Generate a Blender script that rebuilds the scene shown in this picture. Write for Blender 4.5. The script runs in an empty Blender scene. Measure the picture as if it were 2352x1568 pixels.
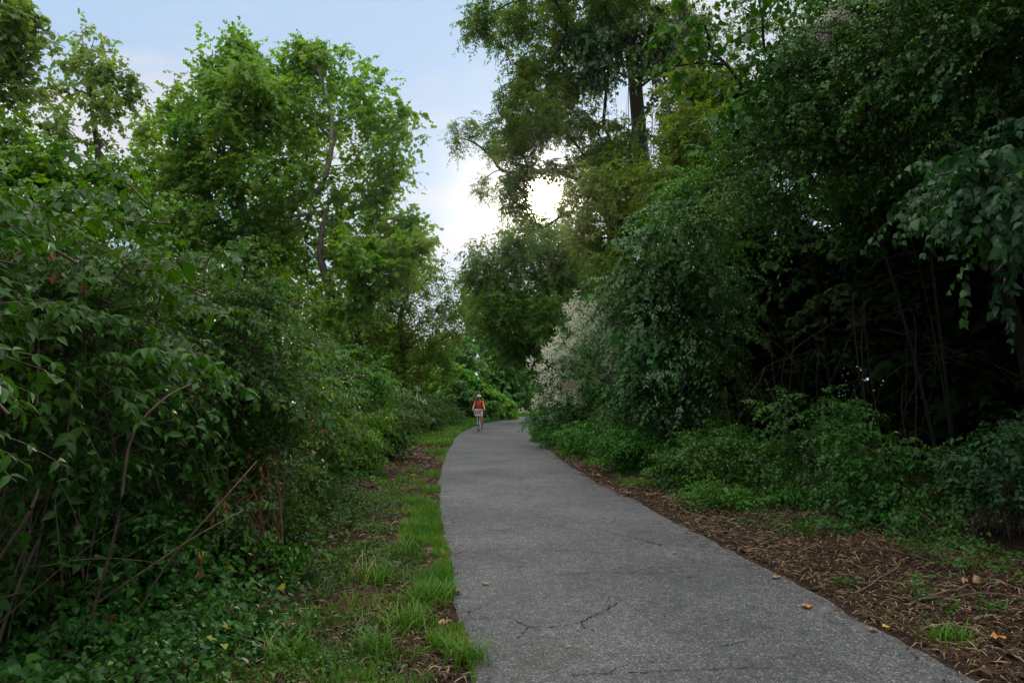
import bpy, bmesh, math, random
import numpy as np
from mathutils import Vector

random.seed(7)
RNG = np.random.default_rng(11)
R_ = math.radians
scene = bpy.context.scene
COL = scene.collection

# ------------------------------------------------------------------ camera model
CAM_Z, FPX, PITCH = 1.6, 768.0, R_(3.95)
SV = 1024.0 / 2352.0
CP, SP = math.cos(PITCH), math.sin(PITCH)

def ray(u, v):
    xr, yr = (u * SV - 512) / FPX, (341 - v * SV) / FPX
    return np.array([xr, CP - SP * yr, SP + CP * yr])

def V(u, v, d):                      # world point seen at (u, v) at distance d along the path
    r = ray(u, v)
    return np.array([0, 0, CAM_Z]) + r * (d / r[1])

def G(u, v):                         # ground point
    r = ray(u, v)
    t = -CAM_Z / r[2]
    return np.array([0, 0, CAM_Z]) + r * t

# ------------------------------------------------------------------ objects
def link(o, parent=None):
    COL.objects.link(o)
    if parent is not None:
        o.parent = parent
    return o

def tag(o, label=None, cat=None, group=None, kind=None):
    if label: o['label'] = label
    if cat: o['category'] = cat
    if group: o['group'] = group
    if kind: o['kind'] = kind
    return o

def empty(name, loc, label, cat, group=None, rz=0.0):
    o = bpy.data.objects.new(name, None)
    o.empty_display_size = 0.2
    o.location = tuple(float(a) for a in loc)
    o.rotation_euler = (0, 0, rz)
    link(o)
    return tag(o, label, cat, group)

class Acc:
    """collects vertices and faces, then makes one mesh"""
    def __init__(self):
        self.v, self.f, self.r, self.m, self.n = [], [], [], [], 0
    def add(self, verts, faces, rnd=None, mat=0):
        verts = np.asarray(verts, dtype=np.float32).reshape(-1, 3)
        faces = np.asarray(faces, dtype=np.int32)
        self.v.append(verts)
        self.f.append(faces + self.n)
        k = len(faces)
        self.r.append(np.zeros(k, np.float32) if rnd is None else np.asarray(rnd, np.float32))
        self.m.append(np.full(k, mat, np.int32))
        self.n += len(verts)
    def build(self, name, mats, parent=None, origin=(0, 0, 0), smooth=False):
        me = bpy.data.meshes.new(name)
        if self.v:
            v = np.concatenate(self.v) - np.asarray(origin, np.float32)
            loops = np.concatenate([f.ravel() for f in self.f])
            sizes = np.concatenate([np.full(len(f), f.shape[1], np.int32) for f in self.f])
            starts = np.concatenate([[0], np.cumsum(sizes)[:-1]]).astype(np.int32)
            me.vertices.add(len(v)); me.vertices.foreach_set('co', v.ravel().astype(np.float32))
            me.loops.add(len(loops)); me.loops.foreach_set('vertex_index', loops.astype(np.int32))
            me.polygons.add(len(sizes)); me.polygons.foreach_set('loop_start', starts)
            me.polygons.foreach_set('material_index', np.concatenate(self.m))
            if smooth:
                me.polygons.foreach_set('use_smooth', np.ones(len(sizes), dtype=bool))
            a = me.attributes.new('leaf_rnd', 'FLOAT', 'FACE')
            a.data.foreach_set('value', np.concatenate(self.r))
            me.update(calc_edges=True)
        for m in (mats if isinstance(mats, (list, tuple)) else [mats]):
            me.materials.append(m)
        o = bpy.data.objects.new(name, me)
        return link(o, parent)

# ------------------------------------------------------------------ node helpers
def newmat(name):
    m = bpy.data.materials.new(name); m.use_nodes = True
    nt = m.node_tree; nt.nodes.clear()
    return m, nt, nt.nodes, nt.links

def ramp(nodes, stops, interp='LINEAR'):
    r = nodes.new('ShaderNodeValToRGB'); cr = r.color_ramp; cr.interpolation = interp
    while len(cr.elements) < len(stops): cr.elements.new(0.5)
    for e, (p, c) in zip(cr.elements, stops):
        e.position = p; e.color = (c[0], c[1], c[2], 1)
    return r

def noise(nodes, links, vec, scale, detail=3, rough=0.55, dist=0.0):
    n = nodes.new('ShaderNodeTexNoise'); n.inputs['Scale'].default_value = scale
    n.inputs['Detail'].default_value = detail; n.inputs['Roughness'].default_value = rough
    n.inputs['Distortion'].default_value = dist
    if vec is not None: links.new(vec, n.inputs['Vector'])
    return n

def leafmat(name, dark, light, accent=None, frac=0.03, trans=0.3, rough=0.42, spec=0.45, tcol=None):
    m, nt, N, L = newmat(name)
    at = N.new('ShaderNodeAttribute'); at.attribute_name = 'leaf_rnd'
    stops = [(0.0, dark), (0.75, light)]
    if accent:
        stops += [(1.0 - frac - 0.004, light), (1.0 - frac, accent)]
    rp = ramp(N, stops); L.new(at.outputs['Fac'], rp.inputs['Fac'])
    geo = N.new('ShaderNodeNewGeometry')
    nz = noise(N, L, geo.outputs['Position'], 0.55, 2)
    hs = N.new('ShaderNodeHueSaturation')
    mr = N.new('ShaderNodeMapRange'); L.new(nz.outputs['Fac'], mr.inputs['Value'])
    mr.inputs['From Min'].default_value = 0.3; mr.inputs['From Max'].default_value = 0.7
    mr.inputs['To Min'].default_value = 0.477; mr.inputs['To Max'].default_value = 0.518
    L.new(mr.outputs['Result'], hs.inputs['Hue']); L.new(rp.outputs['Color'], hs.inputs['Color'])
    p = N.new('ShaderNodeBsdfPrincipled')
    L.new(hs.outputs['Color'], p.inputs['Base Color'])
    p.inputs['Roughness'].default_value = rough
    p.inputs['Specular IOR Level'].default_value = spec
    t = N.new('ShaderNodeBsdfTranslucent')
    mx = N.new('ShaderNodeMix'); mx.data_type = 'RGBA'; mx.blend_type = 'MULTIPLY'
    mx.inputs['Factor'].default_value = 1.0
    L.new(hs.outputs['Color'], mx.inputs[6])
    tc = tcol or (1.6, 1.5, 0.5)
    mx.inputs[7].default_value = (*tc, 1)
    L.new(mx.outputs[2], t.inputs['Color'])
    ms = N.new('ShaderNodeMixShader'); ms.inputs['Fac'].default_value = trans
    L.new(p.outputs[0], ms.inputs[1]); L.new(t.outputs[0], ms.inputs[2])
    o = N.new('ShaderNodeOutputMaterial'); L.new(ms.outputs[0], o.inputs['Surface'])
    return m

def barkmat(name, c1, c2, scale=14, rough=0.85):
    m, nt, N, L = newmat(name)
    tc = N.new('ShaderNodeTexCoord')
    mp = N.new('ShaderNodeMapping'); mp.inputs['Scale'].default_value = (1, 1, 0.25)
    L.new(tc.outputs['Object'], mp.inputs['Vector'])
    nz = noise(N, L, mp.outputs['Vector'], scale, 5, 0.65)
    rp = ramp(N, [(0.35, c1), (0.65, c2)]); L.new(nz.outputs['Fac'], rp.inputs['Fac'])
    p = N.new('ShaderNodeBsdfPrincipled'); L.new(rp.outputs['Color'], p.inputs['Base Color'])
    p.inputs['Roughness'].default_value = rough; p.inputs['Specular IOR Level'].default_value = 0.2
    b = N.new('ShaderNodeBump'); b.inputs['Strength'].default_value = 0.5; b.inputs['Distance'].default_value = 0.02
    L.new(nz.outputs['Fac'], b.inputs['Height']); L.new(b.outputs['Normal'], p.inputs['Normal'])
    o = N.new('ShaderNodeOutputMaterial'); L.new(p.outputs[0], o.inputs['Surface'])
    return m

def plainmat(name, c, rough=0.6, metal=0.0, spec=0.4, var=0.12, scale=30):
    m, nt, N, L = newmat(name)
    tc = N.new('ShaderNodeTexCoord')
    nz = noise(N, L, tc.outputs['Object'], scale, 3)
    rp = ramp(N, [(0.3, [a * (1 - var) for a in c]), (0.7, [a * (1 + var) for a in c])])
    L.new(nz.outputs['Fac'], rp.inputs['Fac'])
    p = N.new('ShaderNodeBsdfPrincipled'); L.new(rp.outputs['Color'], p.inputs['Base Color'])
    p.inputs['Roughness'].default_value = rough; p.inputs['Metallic'].default_value = metal
    p.inputs['Specular IOR Level'].default_value = spec
    o = N.new('ShaderNodeOutputMaterial'); L.new(p.outputs[0], o.inputs['Surface'])
    return m

M = {}
M['honey'] = leafmat('honeysuckle_leaf', (0.011, 0.054, 0.005), (0.044, 0.142, 0.010), (0.28, 0.25, 0.03), 0.018, 0.32, 0.42, 0.22)
M['honey_light'] = leafmat('honeysuckle_leaf_light', (0.032, 0.112, 0.006), (0.095, 0.235, 0.012), (0.38, 0.34, 0.03), 0.025, 0.36, 0.42, 0.28)
M['vine'] = leafmat('vine_leaf', (0.012, 0.056, 0.007), (0.044, 0.136, 0.015), (0.28, 0.29, 0.03), 0.02, 0.28, 0.45, 0.28)
M['syc'] = leafmat('sycamore_leaf', (0.068, 0.150, 0.022), (0.155, 0.285, 0.042), (0.38, 0.30, 0.03), 0.010, 0.48, 0.5, 0.3, (1.7, 1.75, 0.6))
M['syc_thin'] = leafmat('sycamore_leaf_pale', (0.085, 0.155, 0.042), (0.165, 0.255, 0.068), (0.30, 0.26, 0.04), 0.006, 0.46, 0.5, 0.35, (1.9, 1.8, 0.8))
M['ranked'] = leafmat('ranked_leaf', (0.014, 0.062, 0.008), (0.050, 0.155, 0.018), (0.26, 0.24, 0.03), 0.012, 0.30, 0.36, 0.6)
M['walnut'] = leafmat('walnut_leaflet', (0.036, 0.092, 0.012), (0.085, 0.165, 0.022), (0.36, 0.25, 0.02), 0.008, 0.52, 0.5, 0.25, (2.1, 1.8, 0.5))
M['ailan'] = leafmat('ailanthus_leaflet', (0.066, 0.125, 0.010), (0.130, 0.205, 0.016), (0.50, 0.30, 0.02), 0.012, 0.42, 0.5, 0.35)
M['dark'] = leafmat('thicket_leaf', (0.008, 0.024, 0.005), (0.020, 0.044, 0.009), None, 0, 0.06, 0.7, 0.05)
M['dusk'] = leafmat('mulberry_leaf', (0.034, 0.098, 0.012), (0.084, 0.182, 0.022), (0.24, 0.21, 0.03), 0.006, 0.40, 0.5, 0.26, (1.8, 1.7, 0.6))
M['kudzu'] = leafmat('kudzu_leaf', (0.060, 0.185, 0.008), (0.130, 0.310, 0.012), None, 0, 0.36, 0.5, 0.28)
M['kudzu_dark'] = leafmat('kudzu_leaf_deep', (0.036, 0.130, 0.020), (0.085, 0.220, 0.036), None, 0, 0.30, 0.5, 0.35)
M['ivy'] = leafmat('ivy_leaf', (0.016, 0.052, 0.011), (0.042, 0.102, 0.022), None, 0, 0.20, 0.42, 0.32)
M['round'] = leafmat('dogwood_leaf', (0.013, 0.058, 0.017), (0.038, 0.108, 0.032), (0.16, 0.25, 0.03), 0.03, 0.28, 0.44, 0.30, (1.4, 1.6, 0.5))
M['weed'] = leafmat('weed_leaf', (0.017, 0.088, 0.007), (0.052, 0.185, 0.014), None, 0, 0.30, 0.46, 0.28)
M['grass'] = leafmat('grass_blade', (0.034, 0.108, 0.008), (0.088, 0.220, 0.015), (0.32, 0.26, 0.13), 0.18, 0.30, 0.5, 0.26)
M['litter'] = leafmat('dry_litter', (0.026, 0.013, 0.007), (0.085, 0.046, 0.025), (0.30, 0.22, 0.135), 0.13, 0.05, 0.8, 0.2, (1, 1, 1))
M['flower'] = leafmat('clematis_blossom', (0.76, 0.72, 0.58), (0.92, 0.89, 0.76), None, 0, 0.52, 0.7, 0.15, (1, 0.99, 0.94))
M['deadleaf'] = leafmat('dead_leaf', (0.12, 0.052, 0.022), (0.24, 0.12, 0.05), None, 0, 0.15, 0.75, 0.2, (1, 0.9, 0.7))
M['orange'] = plainmat('fallen_leaf_orange', (0.42, 0.20, 0.06), 0.7, 0, 0.2, 0.3, 60)
M['tan'] = plainmat('fallen_leaf_tan', (0.33, 0.20, 0.10), 0.7, 0, 0.2, 0.3, 60)
M['yellow'] = plainmat('fallen_leaf_yellow', (0.52, 0.40, 0.05), 0.7, 0, 0.2, 0.3, 60)
M['bark'] = barkmat('bark_brown', (0.035, 0.027, 0.020), (0.090, 0.072, 0.055))
M['bark_dark'] = barkmat('bark_dark', (0.020, 0.017, 0.014), (0.050, 0.042, 0.034))
M['bark_pale'] = barkmat('bark_sycamore', (0.16, 0.14, 0.115), (0.36, 0.33, 0.28), 5)
M['stem'] = barkmat('stem_tan', (0.085, 0.060, 0.038), (0.18, 0.135, 0.09), 30)
M['stem_red'] = barkmat('stem_russet', (0.085, 0.042, 0.026), (0.17, 0.095, 0.058), 30)

# ------------------------------------------------------------------ leaf templates (side, along, up)
def T_near():
    v, f = [], []
    prof = [(0.0, 0.02), (0.14, 0.30), (0.34, 0.50), (0.58, 0.42), (0.80, 0.20), (1.0, 0.0)]
    for a, w in prof:
        dz = -0.22 * a * a
        v += [(-w, a, dz + 0.22 * w), (0, a, dz), (w, a, dz + 0.22 * w)]
    for i in range(len(prof) - 1):
        b = i * 3
        f += [(b, b + 1, b + 4, b + 3), (b + 1, b + 2, b + 5, b + 4)]
    return np.array(v), np.array(f)
def T_mid():
    v = [(0, 0, 0), (-0.5, 0.40, 0.12), (0.5, 0.40, 0.12), (0, 1, -0.12), (0, 0.45, -0.02)]
    return np.array(v), np.array([(0, 4, 3, 1), (0, 2, 3, 4)])
def T_far():
    v = [(0, 0, 0), (-0.5, 0.42, 0.08), (0, 1, -0.1), (0.5, 0.42, 0.08)]
    return np.array(v), np.array([(0, 3, 2, 1)])
def T_lobe():
    v = [(0, 0, 0), (-0.42, 0.10, 0.06), (-0.55, 0.62, 0.02), (-0.20, 0.60, 0.06), (0, 1.0, -0.08), (0.22, 0.58, 0.05), (0.55, 0.60, 0.03), (0.40, 0.08, 0.05)]
    return np.array(v), np.array([(0, 7, 6, 5), (0, 5, 4, 3), (0, 3, 2, 1)])
def T_heart():
    v = [(0, 0, 0), (-0.42, -0.06, 0.07), (-0.52, 0.32, 0.12), (0, 1, -0.14), (0.52, 0.32, 0.12), (0.42, -0.06, 0.07), (0, 0.4, 0)]
    return np.array(v), np.array([(0, 6, 3, 2, 1), (0, 5, 4, 3, 6)])
TPL = dict(near=T_near(), mid=T_mid(), far=T_far(), lobe=T_lobe(), heart=T_heart())

def unit(a):
    return a / np.maximum(np.linalg.norm(a, axis=-1, keepdims=True), 1e-9)

def put_leaves(acc, base, axis, nrm, length, width, tpl, rnd, mat=0):
    tv, tf = TPL[tpl]
    axis = unit(axis)
    side = unit(np.cross(axis, nrm)); up = np.cross(side, axis)
    n = len(base)
    P = (base[:, None, :]
         + side[:, None, :] * (tv[None, :, 0:1] * width[:, None, None])
         + axis[:, None, :] * (tv[None, :, 1:2] * length[:, None, None])
         + up[:, None, :] * (tv[None, :, 2:3] * length[:, None, None]))
    F = (tf[None] + (np.arange(n) * len(tv))[:, None, None]).reshape(-1, tf.shape[1])
    acc.add(P.reshape(-1, 3), F, np.repeat(rnd, len(tf)), mat)

def put_sprays(acc, rng, o, d, L, K, size, asp=0.5, tpl='mid', droop=0.35, ang=1.0, ldroop=0.5, jit=0.35, alt=False, szj=0.3, mat=0, twigs=None, twig_r=0.003, rbias=None):
    """twigs carrying K leaf pairs each"""
    n = len(o); d = unit(d)
    t = (np.arange(K) + 0.6) / K
    down = np.array([0, 0, -1.0])
    pos = o[:, None] + d[:, None] * (L[:, None, None] * t[None, :, None]) + down * (droop * L[:, None, None] * (t ** 2)[None, :, None])
    tan = unit(d[:, None] + down * (2 * droop * t)[None, :, None])
    side = np.cross(tan, np.array([0, 0, 1.0]))
    side = unit(side + rng.normal(0, 0.15, side.shape))
    side[np.linalg.norm(side, axis=-1) < 0.5] = (1, 0, 0)
    roll = rng.normal(0, 0.35, (n, 1, 1))
    upv = unit(np.cross(side, tan))
    side, upv = side * np.cos(roll) + upv * np.sin(roll), upv * np.cos(roll) - side * np.sin(roll)
    # leaves shrink a little towards the tip
    base, axis, nrm, ln = [], [], [], []
    for s in (-1, 1):
        a = ang + rng.normal(0, 0.2, (n, K, 1))
        ax = tan * np.cos(a) + side * (s * np.sin(a)) + down * ldroop + rng.normal(0, jit, (n, K, 3))
        b = pos
        if alt and s == 1:
            b = pos + tan * (L[:, None, None] / K * 0.5)
        base.append(b); axis.append(ax)
        nrm.append(upv + rng.normal(0, jit, (n, K, 3)))
        ln.append(size * (1 - 0.25 * t[None, :]) * np.exp(rng.normal(0, szj, (n, K))))
    base = np.stack(base, 2).reshape(-1, 3); axis = np.stack(axis, 2).reshape(-1, 3)
    nrm = np.stack(nrm, 2).reshape(-1, 3); ln = np.stack(ln, 2).reshape(-1)
    r = np.clip(np.repeat(rng.random(n), 2 * K) * 0.55 + rng.random(len(ln)) * 0.45, 0, 1)
    sp = rng.random(len(ln)) > 0.985
    r = np.where(sp, rng.random(len(ln)), r * 0.97)
    put_leaves(acc, base, axis, nrm, ln, ln * asp * np.exp(rng.normal(0, 0.12, len(ln))), tpl, r, mat)
    if twigs is not None:
        tt = np.linspace(0, 1, 5)
        P = o[:, None] + d[:, None] * (L[:, None, None] * tt[None, :, None]) + down * (droop * L[:, None, None] * (tt ** 2)[None, :, None])
        put_tubes(twigs, P, np.tile(np.linspace(1, 0.4, 5) * twig_r, (n, 1)), 3)

def put_tubes(acc, P, Rr, sides=5, mat=0):
    """P (n, m, 3) polylines with radii (n, m)"""
    P = np.asarray(P, float); Rr = np.asarray(Rr, float)
    n, m = P.shape[:2]
    tan = np.zeros_like(P)
    tan[:, 1:-1] = P[:, 2:] - P[:, :-2]; tan[:, 0] = P[:, 1] - P[:, 0]; tan[:, -1] = P[:, -1] - P[:, -2]
    tan = unit(tan)
    ref = np.where(np.abs(tan[..., 2:3]) > 0.9, np.array([1.0, 0, 0]), np.array([0, 0, 1.0]))
    a = unit(np.cross(tan, ref)); b = np.cross(tan, a)
    th = np.arange(sides) * 2 * math.pi / sides
    ring = a[:, :, None] * np.cos(th)[None, None, :, None] + b[:, :, None] * np.sin(th)[None, None, :, None]
    X = P[:, :, None] + ring * Rr[:, :, None, None]
    i = np.arange(m - 1)[:, None]; j = np.arange(sides)[None]
    q = np.stack([i * sides + j, i * sides + (j + 1) % sides, (i + 1) * sides + (j + 1) % sides, (i + 1) * sides + j], -1).reshape(-1, 4)
    F = (q[None] + (np.arange(n) * m * sides)[:, None, None]).reshape(-1, 4)
    acc.add(X.reshape(-1, 3), F, None, mat)

def smooth_line(pts, n):
    pts = np.asarray(pts, float)
    t = np.linspace(0, len(pts) - 1, n)
    out = np.zeros((n, pts.shape[1]))
    for k, s in enumerate(t):
        i = min(int(s), len(pts) - 2); u = s - i
        p0 = pts[max(i - 1, 0)]; p1 = pts[i]; p2 = pts[i + 1]; p3 = pts[min(i + 2, len(pts) - 1)]
        out[k] = 0.5 * (2 * p1 + (p2 - p0) * u + (2 * p0 - 5 * p1 + 4 * p2 - p3) * u * u + (3 * p1 - p0 - 3 * p2 + p3) * u ** 3)
    return out

# value noise for patchiness
_vn = np.random.default_rng(5).random((64, 64))
def vnoise(x, y, s):
    x = x / s; y = y / s
    xi = np.floor(x).astype(int); yi = np.floor(y).astype(int); fx = x - xi; fy = y - yi
    fx = fx * fx * (3 - 2 * fx); fy = fy * fy * (3 - 2 * fy)
    g = lambda a, b: _vn[a % 64, b % 64]
    return (g(xi, yi) * (1 - fx) + g(xi + 1, yi) * fx) * (1 - fy) + (g(xi, yi + 1) * (1 - fx) + g(xi + 1, yi + 1) * fx) * fy

# ------------------------------------------------------------------ crowns
def blobs_view(lst, d, sx=1.0, thick=1.0, rng=RNG, dj=0.0):
    """(u, v, r) circles in the view at distance d -> ellipsoids standing in the world"""
    C, R = [], []
    for (u, v, r) in lst:
        dd = d + rng.normal(0, dj)
        C.append(V(u, v, dd)); q = r * SV * dd / FPX
        R.append((q * sx, q * thick, q))
    return np.array(C), np.array(R)

def sample_blobs(rng, C, R, n, surf=0.35, zmin=-1e9, back=0.35):
    w = (R[:, 0] * R[:, 1] * R[:, 2]) ** 0.5; w /= w.sum()
    P, D = [], []
    tot = 0
    while tot < n:
        k = rng.choice(len(C), n, p=w)
        u = unit(rng.normal(size=(n, 3)))
        keep = (u[:, 1] < 0.35) | (rng.random(n) < back)
        r = rng.random(n) ** surf
        p = C[k] + u * R[k] * r[:, None]
        keep &= p[:, 2] > zmin
        p, u = p[keep], u[keep]
        P.append(p); D.append(u); tot += len(p)
    return np.concatenate(P)[:n], np.concatenate(D)[:n]

def grow(acc, rng, trunk, trunk_r, targets, tip_r=0.012, seg=0.8, sides=5, mat=0, tsides=9, power=0.42):
    T = smooth_line(trunk, max(8, int(np.linalg.norm(np.diff(np.asarray(trunk), axis=0), axis=1).sum() / seg)))
    n0 = len(T)
    tr = np.interp(np.linspace(0, 1, n0), np.linspace(0, 1, len(trunk_r)), trunk_r)
    put_tubes(acc, T[None], tr[None], tsides, mat)
    nodes = [p for p in T]; par = [-1] + list(range(n0 - 1)); cnt = [0] * n0
    order = np.argsort([np.min(np.linalg.norm(T - t, axis=1)) for t in targets])
    paths = []
    NA = np.array(nodes)
    lo = T[int(n0 * 0.25), 2]
    for q in order:
        t = targets[q]
        dv = NA - t
        dist = np.linalg.norm(dv, axis=1)
        cost = dist + 0.9 * np.maximum(0, dv[:, 2] + 0.25 * dist) + 3.0 * (NA[:, 2] < lo)
        i = int(np.argmin(cost))
        d = dist[i]; k = max(2, int(math.ceil(d / seg)))
        a = NA[i]
        mid = (a + t) / 2 + np.array([0, 0, 0.10 * d]) + rng.normal(0, 0.07 * d, 3)
        s = np.linspace(0, 1, k + 1)[:, None]
        line = a * (1 - s) ** 2 + mid * 2 * s * (1 - s) + t * s ** 2
        line[1:-1] += rng.normal(0, 0.03 * seg, (k - 1, 3))
        idx = [i]; prev = i
        for p in line[1:]:
            nodes.append(p); par.append(prev); cnt.append(0); prev = len(nodes) - 1; idx.append(prev)
        NA = np.vstack([NA, line[1:]])
        j = prev
        while j >= 0:
            cnt[j] += 1; j = par[j]
        paths.append(idx)
    for idx in paths:
        P = NA[idx]
        r = np.array([tip_r * max(cnt[j], 1) ** power for j in idx])
        if idx[0] < n0: r[0] = min(r[1] * 1.25, tr[idx[0]])
        r = np.minimum(r, tr.max() * 0.8)
        put_tubes(acc, P[None], r[None], sides, mat)
    return NA

def crown(acc, rng, tg, crad, m, K, size, asp, tpl, droop=0.35, ldroop=0.5, up=0.1, jit=0.4, twigs=None, alt=True, lenk=1.0, ang=1.0, horiz=False):
    n = len(tg)
    o = np.repeat(tg, m, axis=0) + rng.normal(0, 0.22, (n * m, 3)) * crad
    d = unit(rng.normal(size=(n * m, 3)))
    if horiz: d[:, 2] *= 0.35
    d[:, 2] += up
    L = crad * lenk * (0.5 + rng.random(n * m) * 0.8)
    put_sprays(acc, rng, o, d, L, K, size, asp, tpl, droop, ang, ldroop, jit, alt, 0.25, 0, twigs)

def tree(name, label, cat, base, trunk, trunk_r, C, R, n_clump, m, K, size, asp, tpl, leaf, bark, seed, crad=0.7, surf=0.4, group=None, droop=0.35, ldroop=0.5, tip_r=0.012, extra=None, lenk=1.0, jit=0.4, ang=1.0, up=0.1, zmin=0.5, horiz=False, back=0.5, twigleaf=False, clear=None):
    rng = np.random.default_rng(seed)
    root = empty(name, base, label, cat, group)
    tg, _ = sample_blobs(rng, C, R, n_clump, surf, zmin, back)
    if clear:
        q = tg - np.array([0, 0, CAM_Z]); yy = q[:, 1] * CP + q[:, 2] * SP
        uu = (512 + FPX * q[:, 0] / yy) / SV; vv = (341 - FPX * (q[:, 2] * CP - q[:, 1] * SP) / yy) / SV
        ok = np.ones(len(tg), bool)
        for (cu, cv, cr, cd) in clear:
            ok &= ~((np.hypot(uu - cu, vv - cv) < cr) & (tg[:, 1] < cd))
        tg = tg[ok]
    wa, la = Acc(), Acc()
    grow(wa, rng, [base] + list(trunk), trunk_r, tg, tip_r)
    crown(la, rng, tg, crad, m, K, size, asp, tpl, droop, ldroop, up, jit, wa if twigleaf else None, True, lenk, ang, horiz)
    if extra: extra(wa, la, rng)
    wa.build('trunk', bark, root, base, True)
    la.build('crown', leaf, root, base)
    return root

def dome(x, y, rx, ry, h, rng, zlow=0.15, lumps=7):
    C = [(x, y, h * 0.45)]; R = [(rx * 0.85, ry * 0.85, h * 0.50)]
    for i in range(lumps):
        a = rng.random() * 2 * math.pi; e = rng.random() ** 0.7
        cz = h * (0.15 + 0.68 * e); k = math.sqrt(max(0.05, 1 - ((cz - h * 0.4) / (h * 0.62)) ** 2))
        q = 0.30 + 0.20 * rng.random()
        C.append((x + math.cos(a) * rx * 0.75 * k, y + math.sin(a) * ry * 0.75 * k, cz))
        R.append((rx * q, ry * q, h * 0.22))
    return np.array(C), np.array(R)

def shrub(name, label, cat, base, C, R, n, K, L, size, asp, tpl, leaf, stem, seed, group=None, surf=0.30, zmin=0.05, droop=0.4, ldroop=0.42, nst=24, st_r=0.012, shoots=0, flowers=None, out=0.8, up=0.15, jit=0.3, ang=1.0, twigs=False, alt=False, back=0.35, lines=None, dead=0, spread=0.5, fsize=0.03, leaf2=None, bs=9):
    rng = np.random.default_rng(seed)
    base = np.asarray(base, float)
    root = empty(name, base, label, cat, group)
    nb = max(2, n // bs)
    Pb, Db = sample_blobs(rng, C, R, nb, surf, zmin, back)
    la, wa = Acc(), Acc()
    dB = Db * out + rng.normal(0, 0.38, Pb.shape); dB[:, 2] = dB[:, 2] * 0.75 + up + 0.12; dB = unit(dB)
    Lb = L * 2.1 * (0.5 + 0.9 * rng.random(nb))
    Ob = Pb - dB * Lb[:, None] * 0.62
    tj = np.linspace(0.16, 1.0, bs)[None, :]
    down = np.array([0, 0, -1.0]); dr = droop * 0.8
    PP = Ob[:, None] + dB[:, None] * (Lb[:, None] * tj)[..., None] + down * (dr * Lb[:, None] * tj ** 2)[..., None]
    TT = unit(dB[:, None] + down * (2 * dr * tj)[..., None])
    SS = unit(np.cross(TT, np.array([0, 0, 1.0])) + rng.normal(0, 0.12, TT.shape))
    sg = np.where(np.arange(bs) % 2 == 0, 1.0, -1.0)[None, :] * np.where(np.arange(bs) == bs - 1, 0.0, 1.0)[None, :]
    dd_ = TT * 0.75 + SS * (sg * (1.05 - 0.45 * tj))[..., None] + rng.normal(0, 0.16, TT.shape) + np.array([0, 0, 0.10])
    P = PP.reshape(-1, 3); d = dd_.reshape(-1, 3)
    Ln = (L * (1.15 - 0.55 * tj) * (0.7 + 0.6 * rng.random((nb, bs)))).reshape(-1)
    P[:, 2] = np.maximum(P[:, 2], zmin * 0.85 + 0.04)
    n = len(P)
    pick = np.zeros(n, bool)
    if leaf2:
        pick = np.repeat(vnoise(Pb[:, 0] * 1.3 + Pb[:, 2] * 0.9 + seed, Pb[:, 1] + Pb[:, 2] * 1.3, 0.8) > leaf2[4], bs)
    k = ~pick
    put_sprays(la, rng, P[k], d[k], Ln[k], K, size, asp, tpl, droop, ang, ldroop, jit, alt, 0.26, 0, wa if twigs else None, 0.0025)
    if pick.any():
        put_sprays(la, rng, P[pick], d[pick], Ln[pick] * 0.8, max(3, K - 1), size * leaf2[3], leaf2[2], leaf2[1], droop, 1.2, ldroop + 0.1, jit, True, 0.3, 1, wa if twigs else None, 0.002)
    if twigs:
        tt = np.linspace(0, 1, 6)[None, :]
        B_ = Ob[:, None] + dB[:, None] * (Lb[:, None] * tt)[..., None] + down * (dr * Lb[:, None] * tt ** 2)[..., None]
        put_tubes(wa, B_, np.tile(np.linspace(0.0065, 0.002, 6), (nb, 1)) * (0.7 + 0.6 * rng.random((nb, 1))), 4)
    # stems rise from the base and arch out to the foliage
    if nst:
        Q, _ = sample_blobs(rng, C, R, nst, 0.5, zmin, 0.8)
        b = base + np.concatenate([rng.normal(0, spread, (nst, 2)) * (np.ptp(C[:, :2], axis=0) * 0.25 + 0.15), np.zeros((nst, 1))], 1)
        s = np.linspace(0, 1, 9)[None, :, None]
        mid = (b * 0.55 + Q * 0.45); mid[:, 2] = Q[:, 2] * 0.8 + b[:, 2] * 0.2
        mid = mid[:, None] + rng.normal(0, 0.1, (nst, 1, 3))
        Pt = b[:, None] * (1 - s) ** 2 + mid * 2 * s * (1 - s) + Q[:, None] * s ** 2
        put_tubes(wa, Pt, np.linspace(1, 0.25, 9)[None] * (st_r * (0.6 + 0.8 * rng.random((nst, 1)))), 5)
    if lines:
        for pts, r0, r1 in lines:
            Pt = smooth_line(pts, 16)
            put_tubes(wa, Pt[None], np.linspace(r0, r1, 16)[None], 6)
    if shoots:
        k = np.argsort(-(P[:, 2] + rng.normal(0, 0.25, n)))[: shoots * 3]
        k = rng.choice(k, shoots, replace=False)
        dd = np.stack([rng.normal(0, 0.3, shoots), rng.normal(0, 0.3, shoots), np.ones(shoots)], 1)
        put_sprays(la, rng, P[k], dd, 0.4 + 0.5 * rng.random(shoots), 9, size * 0.8, asp, tpl, 0.12, 1.1, 0.1, 0.2, alt, 0.15, 0, wa, 0.003)
    if nst or twigs or lines:
        wa.build('stem', stem, root, base, True)
    la.build('foliage', [leaf] + ([M[leaf2[0]]] if leaf2 else []), root, base)
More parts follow.
